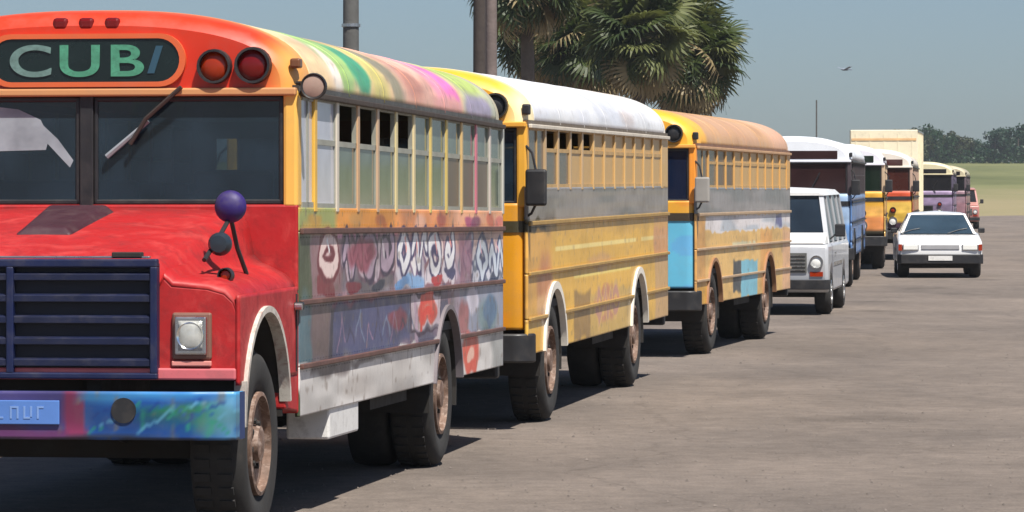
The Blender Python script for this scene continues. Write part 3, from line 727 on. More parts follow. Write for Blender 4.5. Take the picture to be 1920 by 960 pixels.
    ri.add([(x, -.03, zc+z) for x, z in A_]+[(x, -.03, zc+z) for x, z in B_]+[(x, .0, zc+z) for x, z in A_]+[(x, .0, zc+z) for x, z in B_],
           [f for i in range(n_) for j in [(i+1) % n_] for f in ((i, j, n_+j, n_+i), (2*n_+i, 2*n_+j, j, i), (n_+i, n_+j, 3*n_+j, 3*n_+i))])
    o = ri.build('sign_rim', M_PNT, sg, smooth=30); paint_by(o, flat((206,96,52)))
    M_LT = mat('letter_teal', rgb(70,142,112), .6, var=.35, scale=16, dirt=.85, dcol=rgb(30,52,50)); M_LG = mat('letter_grey', rgb(100,130,124), .6, var=.35, scale=16, dirt=.85, dcol=rgb(34,52,54)); M_LB = mat('letter_blue', rgb(44,80,98), .5, var=.2)
    def letter(ch, x, w, m, h=.175):
        cu = bpy.data.curves.new('letter', 'FONT'); cu.body = ch; cu.size = h/.70; cu.align_x = 'CENTER'; cu.extrude = .003; cu.offset = .004
        ob = bpy.data.objects.new('letter_tmp', cu); C.objects.link(ob)
        dg = bpy.context.evaluated_depsgraph_get(); me = bpy.data.meshes.new_from_object(ob.evaluated_get(dg)); bpy.data.objects.remove(ob)
        me.materials.clear(); me.materials.append(m)
        o = bpy.data.objects.new('letter', me); C.objects.link(o); o.parent = sg
        xs = [v.co.x for v in me.vertices]; wd = max(xs)-min(xs)
        o.location = (x, -.026, zc-h/2); o.rotation_euler = (R(90), 0, 0); o.scale = (w/wd, 1, 1)
    letter('C', -.315, .24, M_LG); letter('U', -.03, .23, M_LT); letter('B', .235, .19, M_LT)
    MB().hexa([(.36,-.027,zc-.075),(.40,-.027,zc-.075),(.40,-.022,zc-.075),(.36,-.022,zc-.075)], [(.41,-.027,zc+.08),(.45,-.027,zc+.08),(.45,-.022,zc+.08),(.41,-.022,zc+.08)]).build('letter_stroke', M_LB, sg)
    # windshield reflection painted as a pale patch and streak on the passenger-side glass
    M_REFL = glass('painted_reflection', rgb(190,198,206), .5, (.75,.78,.8), .5, 7)
    MB().add([(-.66,.0285,2.09),(-.24,.0285,2.10),(-.22,.0285,2.17),(-.27,.0285,2.27),(-.40,.0285,2.33),(-.66,.0285,2.36)], [(0,1,2,3,4,5)]).build('reflection_patch', M_REFL, r, solid=.001)
    MB().add([(-.30,.0282,2.28),(-.33,.0282,2.24),(-.10,.0282,2.00),(-.08,.0282,2.04),(-.17,.0282,2.16)], [(0,1,2,3,4)]).build('reflection_streak', M_REFL, r, solid=.001)
    # engine block and front spring under the hood
    MB().box(-.35, .35, -1.35, -.1, .7, 1.3).build('engine', M_CHS, r, bevel=.03)
    sp_ = MB()
    for s_ in (1, -1): sp_.tube([(s_*.45,-1.5,.66),(s_*.45,-.9,.52),(s_*.45,-.3,.66)], .035, 6)
    sp_.build('leaf_springs', M_CHS, r)
    MB().cyl((-.34, yF-.02, .44), (-.2, yF-.02, .44), .03, n=10).build('tow_hook', M_CHR, r)
    # fuel tank step hanging below the skirt
    MB().box(.95, 1.21, 1.0, 1.95, .42, .64).build('battery_box', M_WHT, r, bevel=.015)
    # seat-side mirror glow none

def flat_front(r, sp, lod):
    upper_front(r, sp, lod)
    zb = sp.get('zwind', 1.79); zf0 = .80
    # curved lower front panel
    def plan(o_=0):
        p = []
        for t in np.linspace(0, math.pi/2, 7): p.append((1.22-.12+(.12+o_)*math.sin(t), .12-(.12+o_)*math.cos(t)))
        p = [(-x, y) for x, y in p[::-1]] + p
        return p
    pp = plan(); path = []
    for (a, c), (e, f) in zip(pp[:-1], pp[1:]):
        m_ = max(1, int(math.hypot(e-a, f-c)/(.05 if lod == 0 else .2))); path += [(a+(e-a)*i/m_, c+(f-c)*i/m_) for i in range(m_)]
    path.append(pp[-1])
    nz = 40 if lod == 0 else 14; b = MB()
    for a, c in path:
        for j in range(nz): b.v.append((a, c, zf0+(zb+.01-zf0)*j/(nz-1)))
    b.f = [(i*nz+j, (i+1)*nz+j, (i+1)*nz+j+1, i*nz+j+1) for i in range(len(path)-1) for j in range(nz-1)]
    o = b.build('front_panel', M_PNT, r, smooth=45, solid=.03); paint_by(o, sp['frontc'])
    # black band under the windshield
    k = MB(); q = plan(.012); q0 = plan(-.02)
    k.loft([[(a, c, 1.57), (a, c, 1.66), (e, f, 1.66), (e, f, 1.57)] for (a, c), (e, f) in zip(q, q0)]); k.build('front_band', sp.get('bandmat', M_BLK), r, smooth=30)
    # headlights, turn lamps, grille
    for s_ in (1, -1):
        h = lamp(r, 'headlight', s_*.7, -.01, 1.02, .095, M_LEN, M_CHR); lamp(r, 'turn_lamp', s_*.7, -.01, 1.30, .07, M_AMB)
    g = MB().box(-.45, .45, -.012, .0, .9, 1.25).build('grille', M_BLK, r)
    for j in range(6): MB().box(-.43, .43, -.03, -.01, .93+j*.055, .95+j*.055).build('grille_slat', M_CHS, g)
    k = MB(); q = plan(.05); q0 = plan(.0)
    k.loft([[(a, c, .54), (a, c, .77), (e, f, .77), (e, f, .54)] for (a, c), (e, f) in zip(q, q0)]); k.build('bumper', sp.get('bumpm', M_BLK), r, smooth=30, bevel=.015)
    # wipers and mirrors
    for s_ in (1, -1):
        w = MB().tube([(s_*.55, -.02, zb-.05), (s_*.45, -.02, zb+.1), (s_*.62, -.012, zb+.42)], .012, 6).build('wiper_arm', M_BLK, r)
        c0 = Vector((s_*1.30, -.10, 1.95))
        m_ = MB().box(c0.x-.085, c0.x+.085, c0.y, c0.y+.05, c0.z-.17, c0.z+.12).build('side_mirror', sp.get('mirrm', M_BLK), r, bevel=.02)
        for pts_ in ([c0+Vector((0,.03,.1)), (s_*1.26,-.02,2.2), (s_*1.18,.03,2.28)], [c0+Vector((0,.03,-.15)), (s_*1.25,-.0,1.72), (s_*1.18,.05,1.68)]): MB().tube(pts_, .011, 6).build('mirror_arm', M_BLK, m_)
        MB().box(s_*1.2-.03, s_*1.2+.03, .03, .12, 2.50, 2.585).build('clearance_lamp', M_BLK, r, bevel=.012)

G_CLR = glass('clear_dusty_glass', (.35,.36,.33), .22, (.75,.8,.8))
G_WIND = glass('windshield_glass', (.045,.08,.12), .3, (.58,.66,.72), .04)
G_DUSTW = glass('lilac_film_glass', rgb(205,208,222), .82, (.4,.4,.45), .12)
G_GRN = glass('green_grey_glass', rgb(160,180,164), .38, (.62,.7,.66), .07)
G_BRN = glass('brown_curtain_glass', rgb(98,82,66), .85, (.3,.26,.2), .3)
G_TAN = glass('tan_curtain_glass', rgb(205,166,104), .93, (.4,.32,.2), .4)
G_DRK = glass('dark_glass', (.03,.03,.035), .5, (.1,.1,.12), .06)
G_GRY = glass('smoky_glass', rgb(92,90,92), .75, (.2,.2,.22), .2)
G_MAR = glass('maroon_glass', rgb(62,40,42), .6, (.16,.1,.1), .08)

# ------------------------------------------------------------------ bus paint jobs
# 1: painted bus with hood
c1 = Canvas(0, 8.1, .55, 1.8, .008, (178,168,178), 11)
c1.rect(0, 8.2, 1.24, 1.66, (176,164,172)); c1.mottle((10, 18), [(226,214,220), (120,104,120), (196,150,160), (96,92,104)], .75, 21)
c1.rect(-1, .38, .5, 1.64, (74,84,58)); c1.blob(.2, 1.0, .26, .26, (84,116,128), .5)
c1.rect(.38, 1.3, 1.24, 1.64, (150,110,112), .1, .8); c1.stroke([(.75,1.6),(.85,1.48),(.8,1.35),(.95,1.28)], .14, (236,208,204)); c1.stroke([(.6,1.33),(1.05,1.27)], .1, (128,48,56))
c1.stroke([(1.2,1.61),(2.2,1.615),(3.3,1.6)], .045, (222,150,186)); c1.rect(1.5, 3.2, 1.25, 1.36, (92,86,92), .08, .8)
c1.tag(1.3, 3.2, 1.36, 1.58, 4, (206,186,196), (112,84,100), 8)
c1.rect(3.3, 5.6, 1.24, 1.63, (214,210,222), .15, .75); c1.tag(3.25, 5.7, 1.38, 1.60, 5, (246,244,246), (128,104,138), 4); c1.blob(3.95, 1.30, .42, .055, (140,182,226), .3); c1.tag(4.4, 5.8, 1.27, 1.37, 4, (232,222,228), (150,110,120), 17)
c1.rect(5.7, 6.5, .55, 1.64, (190,168,186), .1, .7); c1.rect(6.6, 8.2, 1.24, 1.66, (188,206,220), .15, .8); c1.stroke([(6.95,1.8),(7.05,1.6),(6.98,1.5)], .13, (52,62,92)); c1.tag(5.9, 8.0, 1.27, 1.5, 4, (226,226,236), (120,130,150), 14)
c1.rect(.38, 5.4, .86, 1.235, (98,96,122), .03); c1.mottle((5, 26), [], .3)
n_ = vnoise(c1.H, c1.W, (16, 11), 77); c1.mix(((n_-.55)*6)*(c1.Z < 1.235)*(c1.Z > .88)*(c1.U > .4)*(c1.U < 5.6), (132,108,128), .7)
n_ = vnoise(c1.H, c1.W, (14, 9), 79); c1.mix(((n_-.55)*6)*(c1.Z < 1.235)*(c1.Z > .88)*(c1.U > .4)*(c1.U < 5.6), (84,98,124), .7)
c1.rect(.38, .95, .88, 1.235, (118,96,90), .1, .8); c1.stroke([(1.0,1.20),(2.6,1.215)], .045, (132,60,96)); c1.stroke([(2.9,.98),(3.6,1.03)], .08, (140,70,88), .03, .8)
c1.rect(3.85, 5.05, .95, 1.225, (226,206,214), .02); c1.blob(4.5, 1.1, .40, .095, (226,92,74), .2); c1.blob(4.5, 1.1, .14, .035, (206,150,130), .3); c1.stroke([(4.05,1.05),(4.05,.92)], .2, (200,170,190), .03, .8); c1.stroke([(3.0,.95),(5.0,.98)], .03, (60,60,80), .02, .7)
c1.rect(5.9, 8.2, .88, 1.235, (150,158,178), .05, .9); c1.blob(6.55, 1.13, .28, .12, (232,226,240), .3); c1.blob(7.3, 1.0, .5, .15, (126,150,156), .4); c1.blob(6.1, .95, .25, .2, (176,98,96), .4, .8)
c1.rect(.02, 8.2, .5, .876, (226,222,218), .015); c1.rect(.36, 1.6, .80, .88, (104,92,92), .06, .85); c1.blob(2.3, .84, .7, .03, (130,122,120), .5)
c1.blob(6.45, .74, .42, .15, (222,92,72), .25); c1.blob(6.45, .74, .16, .06, (238,190,170), .3); c1.rect(7.5, 8.2, .5, .876, (170,172,170), .2)
c1.rect(-1, 8.2, 1.64, 1.8, (250,164,58), .01, 1, False); c1.rect(-1, 1.15, 1.64, 1.8, (158,166,96), .15); c1.rect(3.4, 8.2, 1.64, 1.8, (250,160,126), .8); c1.rect(5.6, 8.2, 1.64, 1.8, (248,190,160), .5)
for k, (u, cc) in enumerate([(.5,(196,150,60)),(1.8,(232,168,84)),(2.7,(200,110,52)),(4.2,(240,186,160)),(5.1,(206,100,84)),(6.4,(176,70,120)),(6.7,(120,56,92)),(7.4,(236,120,90)),(7.9,(222,120,110))]): c1.blob(u, 1.69, .22, .05, cc, .5, .85)
def ring_letters(c, u0, u1, z0, z1, n, fill, edge, hi, seed):
    c.tag(u0, u1, z0, z1, n, fill, edge, seed)
    rr = np.random.default_rng(seed+1); w = (u1-u0)/n
    for i in range(n):
        a = u0+(i+rr.uniform(.2,.6))*w; c.stroke([(a, z1-.03), (a+.10*w, z1-.10)], .03, hi, .006)
        c.stroke([(u0+(i+.95)*w, z0-.01), (u0+(i+1.0)*w, z0-.05-.05*rr.random())], .018, edge, .006)
ring_letters(c1, .55, 1.25, 1.38, 1.6, 1, (240,214,208), (110,34,46), (255,255,255), 61)
ring_letters(c1, 1.35, 3.2, 1.37, 1.585, 3, (196,170,190), (58,44,72), (250,240,246), 62)
ring_letters(c1, 3.25, 5.75, 1.36, 1.60, 4, (250,248,250), (62,58,104), (255,160,150), 63)
ring_letters(c1, 6.0, 8.05, 1.30, 1.56, 3, (222,232,244), (64,76,120), (250,190,200), 64)
for (u, z, col) in ((1.7,1.30,(120,36,52)),(2.6,1.30,(46,52,70)),(3.5,1.28,(110,160,214)),(4.9,1.29,(190,60,64)),(5.5,1.33,(70,70,110)),(6.2,1.30,(226,226,236)),(7.6,1.27,(56,70,100))): c1.blob(u, z, .26, .035, col, .12)
c1.rect(1.0, 3.8, .9, 1.2, (70,76,118), .05, .85); c1.rect(5.9, 6.5, 1.26, 1.62, (150,96,120), .1, .8); c1.blob(2.0, 1.5, .5, .1, (160,64,84), .3, .8); c1.blob(7.4, 1.05, .35, .12, (84,116,150), .3, .9); c1.blob(3.3, 1.06, .4, .07, (150,58,74), .3, .8); c1.rect(.95, 1.05, .9, 1.2, (46,44,58), .02, .8)
for k in range(9):
    u = 1.2+k*.31; c1.stroke([(u, .94+.03*(k % 3)), (u+.12, 1.12-.04*(k % 2)), (u+.26, .97)], .022, ((150,120,150),(52,52,84),(116,130,160))[k % 3], .008)
c1.stroke([(3.85,.95),(3.85,1.22),(5.05,1.22),(5.05,.95),(3.85,.95)], .03, (60,40,70), .008); c1.stroke([(4.25,1.0),(4.25,1.19),(4.7,1.19),(4.75,1.1),(4.3,1.08)], .07, (226,70,54), .01)
for k in range(14):
    u = .7+k*.5; c1.stroke([(u, .876), (u+.01, .876-.04-.08*((k*7) % 5)/5)], .02, (120,110,106), .006, .8)
c1.mix((vnoise(c1.H, c1.W, (9, 9), 301)-.6)*4*(c1.Z < .875), (160,152,146), .55)
c1.grime(.22, 41)
r1 = Canvas(0, 8.1, 0, 1.6, .02, (232,196,146), 51)
def rx_(a, b, z0, z1, col, soft=.15, al=1): r1.rect(a, b, z0, z1, col, soft, al)
rx_(0, 1.0, -1, 2, (236,204,154)); rx_(1.0, 1.7, -1, 2, (238,210,176)); r1.blob(1.55, .5, .45, .5, (164,196,112), .4); r1.blob(1.25, .3, .14, .35, (246,232,214), .4); r1.blob(2.15, .45, .3, .42, (74,158,112), .3); r1.blob(2.0, .95, .5, .22, (150,180,96), .5)
rx_(2.45, 3.0, -1, .9, (210,196,112), .25); rx_(2.2, 3.4, .85, 2, (236,180,140), .3); r1.stroke([(2.9,1.1),(3.2,.6),(3.5,.0)], .42, (144,138,110), .12, .85); rx_(3.6, 5.0, -1, 2, (226,172,148), .3); r1.blob(4.1, .35, .35, .3, (206,142,118), .5); r1.blob(4.6, .8, .5, .35, (238,190,166), .5)
rx_(4.9, 6.0, -1, 2, (234,166,158), .4); r1.blob(5.35, .5, .4, .4, (238,148,168), .5); r1.blob(5.75, .42, .28, .42, (240,124,190), .35); r1.blob(5.5, .1, .6, .18, (224,158,148), .4); rx_(6.2, 8.1, -1, 2, (200,204,150), .4); r1.blob(6.9, .65, .6, .3, (182,200,100), .5); r1.blob(6.9, .12, .7, .25, (164,152,172), .4); rx_(7.6, 8.2, -1, 2, (180,178,160), .4)
rx_(0, 8.2, 1.15, 2, (232,196,150), .3, .8); r1.grime(.15, 3)
postcols = [(226,178,72), (206,196,180), (196,158,120), (196,164,132), (206,190,140), (214,196,150), (212,186,104), (206,180,100), (204,170,110), (196,112,128), (196,186,176), (190,190,180), (210,140,110)]
def panes1(k):
    up = G_GRN if k not in (1, 2, 3, 4) else None
    lo = G_BRN if k in (7, 8, 9) else G_GRN
    if k == 0: up = lo = G_DUSTW
    return up, lo
def cap1(co):
    base = front_cap_fn((196,44,15), (222,158,80))(co)
    t = np.clip((co[:,2]-2.66)/.18, 0, 1)[:, None]*.25
    return base*(1-t)+np.array((214,84,34))/255.*t
bus(dict(name='painted_bus', label='bus with red hood, blue grille and graffiti all along its side, heading the queue', px=560, Y=22.4, th=8.0, L=8.1, nose='hood', axles=(-.9, 5.37),
    side=c1, roofc=r1, capc=cap1, rcapc=flat((190,180,150)), headc=(60,52,44), postc=lambda k: postcols[min(k, 12)], win=(.50, .69, 11), panes=panes1, drvglass=G_DUSTW, gutter=mat('gutter1', rgb(62,50,40), .6, dirt=.4),
    framemat=mat('frame_grey', rgb(150,150,138), .5, dirt=.3), pillarc=(232,180,84), ledgec=(196,140,92), rearc=(180,150,120), railmat=mat('rail1', rgb(96,66,58), .55, dirt=.4, var=.4), archmat=mat('arch1', rgb(120,112,116), .6, dirt=.5), archw=.02, rows=9))

# 2: white roofed yellow bus
def yellow_side(L, seed, base, band, extra=None):
    c = Canvas(0, L, .5, 1.95, .012, base, seed)
    c.mottle((9, 5), [tuple(int(v*.86) for v in base), tuple(min(255, int(v*1.06)) for v in base)], .3, seed)
    c.rect(-1, L+1, 1.64, 2, band, .01, 1, False); 
    if extra: extra(c)
    c.grime(.13, seed+2); return c
def ex2(c):
    n = vnoise(c.H, c.W, (10, 6), 91); c.mix((n-.5)*5*(c.Z > 1.64), (104,108,108), .6); n = vnoise(c.H, c.W, (30, 3), 93); c.mix((n-.55)*8*(c.Z > 1.64), (146,138,128), .6)
    c.rect(1.5, 6.8, 1.39, 1.425, (250,224,140), .008, 1, False); c.rect(7.2, 9.2, 1.39, 1.425, (250,224,140), .008, 1, False); c.rect(2.6, 6.4, 1.13, 1.16, (250,222,120), .008, 1, False)
    c.rect(-1, 1.3, .9, 1.6, (222,164,88), .2, .6); c.blob(.9, 1.12, .4, .25, (196,128,92), .6, .8); c.blob(.75, .95, .3, .1, (226,176,120), .5); c.rect(.2, 1.2, .5, .78, (232,174,52), .08); c.blob(1.2, .85, .5, .1, (176,140,110), .5, .8)
    c.rect(2.6, 3.6, .6, 1.02, (150,118,72), .06, .8); c.rect(3.6, 6.4, .5, .98, (204,170,98), .05, .8); c.blob(4.7, .88, .8, .16, (198,130,110), .35, .8); c.tag(3.9, 5.6, .72, .98, 3, (200,148,124), (222,180,104), 33); c.blob(4.3, 1.25, .8, .08, (206,160,110), .5, .7)
    c.rect(8.2, 9.4, 1.2, 1.64, (208,150,110), .1, .8); c.rect(8.3, 9.4, .5, 1.2, (196,160,126), .1, .7); c.rect(1.4, 9.4, 1.5, 1.64, (216,170,84), .03, .5)
    c.rect(-1, .95, 1.56, 1.67, (66,58,30), .03); c.rect(.9, 1.5, 1.57, 1.7, (92,84,74), .15, .7)
c2 = yellow_side(9.4, 101, (236,186,80), (142,138,136), ex2)
r2 = Canvas(0, 9.4, 0, 1.6, .03, (234,234,240), 61); r2.a[:] = np.array((224,224,228))/255.; r2.mottle((3, 12), [(214,216,224), (230,229,228)], .6, 62); r2.blob(6.3, .25, .5, .2, (210,200,196), .6); r2.rect(7.5, 9.5, .9, 2, (236,206,170), .4, .6); r2.grime(.08, 7)
def front2(co):
    c = np.tile(np.array((214,146,22))/255., (len(co), 1)); n = np.sin(co[:,0]*9+co[:,2]*5)*.5+.5
    c *= (1-.07*n)[:, None]; c[(co[:,2] < .95) & (np.abs(co[:,0]-1.02) < .07)] = np.array((206,132,20))/255.; return c
def panes2(k):
    if k == 0: return None, G_GRY
    if k in (1, 2, 3): return None, (G_TAN if k > 1 else G_GRY)
    return G_TAN, G_TAN
bus(dict(name='white_roofed_bus', label='yellow flat-nosed bus with plain white roof, tucked behind the graffiti bus', px=990, Y=31.6, th=9.0, L=9.4, axles=(1.45, 7.0),
    side=c2, roofc=r2, capc=front_cap_fn((240,170,44), (246,226,176)), rcapc=flat((240,232,220)), headc=(96,78,58), postc=lambda k: (206,168,110) if k > 3 else (190,160,120), win=(.95, .72, 11), zw0=1.92, panes=panes2, drvglass=G_GRY, zdrv=1.70,
    gutter=mat('gutter2', rgb(206,196,180), .5, dirt=.3), framemat=mat('frame_tan', rgb(186,152,100), .5, dirt=.3), pillarc=(226,166,58), ledgec=(224,160,60), rearc=(214,160,60), frontc=front2, railmat=mat('rail2', rgb(170,136,74), .5, dirt=.4),
    archmat=mat('arch2', rgb(225,218,205), .5, dirt=.35), archw=.05, rows=10, bandmat=mat('band2', rgb(58,52,28), .5, dirt=.3), bumpm=M_BLK))

# 3: tan bus with cyan nose
def ex3(c):
    n = vnoise(c.H, c.W, (10, 5), 95); c.mix((n-.5)*5*(c.Z > 1.64), (110,116,120), .6)
    c.rect(.6, 8.6, 1.42, 1.63, (236,230,230), .02); c.mix((vnoise(c.H, c.W, (14, 7), 97)-.5)*5*(c.Z > 1.42)*(c.Z < 1.63)*(c.U > .6), (186,196,206), .8); c.rect(7.0, 7.6, 1.44, 1.62, (110,116,160), .06)
    c.rect(-1, .7, .5, 1.62, (226,170,96), .1); c.rect(.1, 1.0, .5, .85, (230,172,62), .1); c.rect(2.9, 5.0, 1.2, 1.28, (214,210,176), .04)
    c.rect(3.0, 3.7, .68, 1.05, (64,72,76), .04); c.rect(3.7, 5.2, .6, 1.05, (128,196,216), .03); c.rect(5.5, 6.6, .7, 1.4, (226,160,84), .15, .7); c.rect(7.7, 8.6, .55, 1.4, (226,176,140), .15, .8)
c3 = yellow_side(8.5, 131, (236,192,116), (148,146,148), ex3)
r3 = Canvas(0, 8.5, 0, 1.6, .03, (200,154,106), 71); r3.mottle((3, 10), [(176,130,90), (206,168,122), (192,146,112)], .5, 72); r3.rect(0, .8, -1, 2, (240,176,52), .25); r3.rect(6.5, 9, -1, 2, (222,172,140), .8, .7)
def front3(co):
    c = np.tile(np.array((98,178,208))/255., (len(co), 1)); c[co[:,2] > 1.63] = np.array((222,160,50))/255.
    n = np.sin(co[:,0]*7)*np.sin(co[:,2]*11); c[:, 1] -= .05*(n > .3); return c
def panes3(k): return (G_BRN, G_BRN) if k in (1, 2) else ((G_GRY, G_GRY) if k == 0 else (G_TAN, G_TAN))
bus(dict(name='tan_bus', label='tan flat-nosed bus with light blue nose panel and grey belt stripe', px=1306, Y=45.7, th=11.2, L=8.5, axles=(1.4, 6.3),
    side=c3, roofc=r3, capc=front_cap_fn((242,172,46), (240,176,60)), rcapc=flat((214,170,130)), headc=(120,78,48), postc=lambda k: (216,164,92), win=(.95, .72, 10), zw0=1.95, panes=panes3, drvglass=G_GRY, zdrv=1.72,
    gutter=mat('gutter3', rgb(190,150,110), .5), framemat=mat('frame_tan', rgb(186,152,100)), pillarc=(240,150,50), ledgec=(226,160,70), rearc=(214,170,120), frontc=front3, railmat=mat('rail3', rgb(176,150,120), .5, dirt=.3),
    archmat=mat('arch3', rgb(150,110,80), .6), archw=.03, rows=9, mirrm=mat('mirror_grey', rgb(150,146,140), .4), bandmat=mat('band3', rgb(60,48,34), .5), windglass=glass('blue_glass', rgb(30,44,74), .55, (.2,.25,.35))))

# farther buses, only their noses peek out one behind the other
def plain(L, col, band, seed, roof, cell=(4, 8), cols=()):
    c = Canvas(0, L, .5, 1.95, .03, col, seed); c.rect(-1, L+1, 1.64, 2, band, .02, 1, False); c.mottle(cell, list(cols), .8, seed); c.grime(.2, seed)
    q = Canvas(0, L, 0, 1.6, .05, roof, seed); q.grime(.1, seed); return c, q
def stripes(zc):
    def f(co):
        c = np.zeros((len(co), 3))
        for z0, col in zc: c[co[:,2] >= z0] = np.array(col)/255.
        n = np.sin(co[:,0]*13+co[:,2]*7)*np.sin(co[:,0]*5-co[:,2]*17); return np.clip(c*(1+.12*n)[:, None], 0, 1)
    return f
def far_bus(name, label, px, Y, th, L, side, roof, cap, front, pillar, gl, win=(.95, .72, 11), **k):
    sp = dict(name=name, label=label, px=px, Y=Y, th=th, L=L, axles=(1.45, L-2.6), side=side, roofc=roof, capc=flat(cap), headc=(70,60,60), postc=lambda q: pillar, win=win, panes=lambda q: (gl, gl), drvglass=gl,
        pillarc=pillar, ledgec=cap, rearc=(180,170,160), frontc=front, lod=1, windglass=gl, offpane=(gl, gl), framemat=M_BLK); sp.update(k); bus(sp)
cs, cr_ = plain(9.4, (92,132,186), (120,150,190), 201, (232,234,238))
far_bus('dark_windowed_bus', 'white-roofed blue bus with wide dark windshield standing behind the white van', 1597, 76, 6.6, 9.4, cs, cr_, (228,232,238), stripes([(0, (96,136,186)), (1.2, (150,176,206))]), (70,60,64), G_MAR)
cs, cr_ = plain(9.4, (214,160,70), (160,120,60), 203, (232,232,238), (5, 12), [(200,120,50), (230,190,110)])
far_bus('orange_fronted_bus', 'white-roofed bus with mottled orange-yellow nose under a dark green windshield', 1660, 92, 5.6, 9.4, cs, cr_, (232,230,238), stripes([(0, (60,56,40)), (.95, (206,130,70)), (1.2, (226,170,84)), (1.42, (214,160,50))]), (196,170,140), glass('green_glass', rgb(28,46,34), .6, (.1,.14,.1)))
cs, cr_ = plain(9.0, (196,150,90), (150,80,60), 205, (226,214,200), (5, 10), [(190,90,60), (220,180,80)])
far_bus('red_banded_bus', 'bus with red band over a yellow nose, in front of the tall cream box truck', 1712, 104, 6.8, 8.6, cs, cr_, (230,220,206), stripes([(0, (62,44,60)), (1.0, (196,160,60)), (1.25, (226,186,84)), (1.52, (200,80,44))]), (190,160,140), glass('redbrown_glass', rgb(82,44,38), .7, (.2,.1,.1)), win=(.95, .72, 10))
cs, cr_ = plain(9.4, (140,120,150), (120,104,130), 207, (214,202,170), (5, 10), [(110,90,120), (170,150,180)])
far_bus('lilac_bus', 'lilac bus with cream roof, right behind the white car', 1788, 150, 7.0, 9.4, cs, cr_, (214,204,170), stripes([(0, (110,96,120)), (1.3, (150,132,164))]), (90,84,104), G_DRK)
cs, cr_ = plain(9.0, (170,130,130), (140,110,120), 209, (190,180,150), (5, 10), [(150,100,100)])
far_bus('dusky_bus', 'dull mauve bus with khaki roof between the lilac bus and the field', 1812, 170, 7.6, 8.6, cs, cr_, (190,180,150), stripes([(0, (140,104,112)), (1.3, (150,120,130))]), (104,90,96), G_DRK, win=(.95, .72, 10))

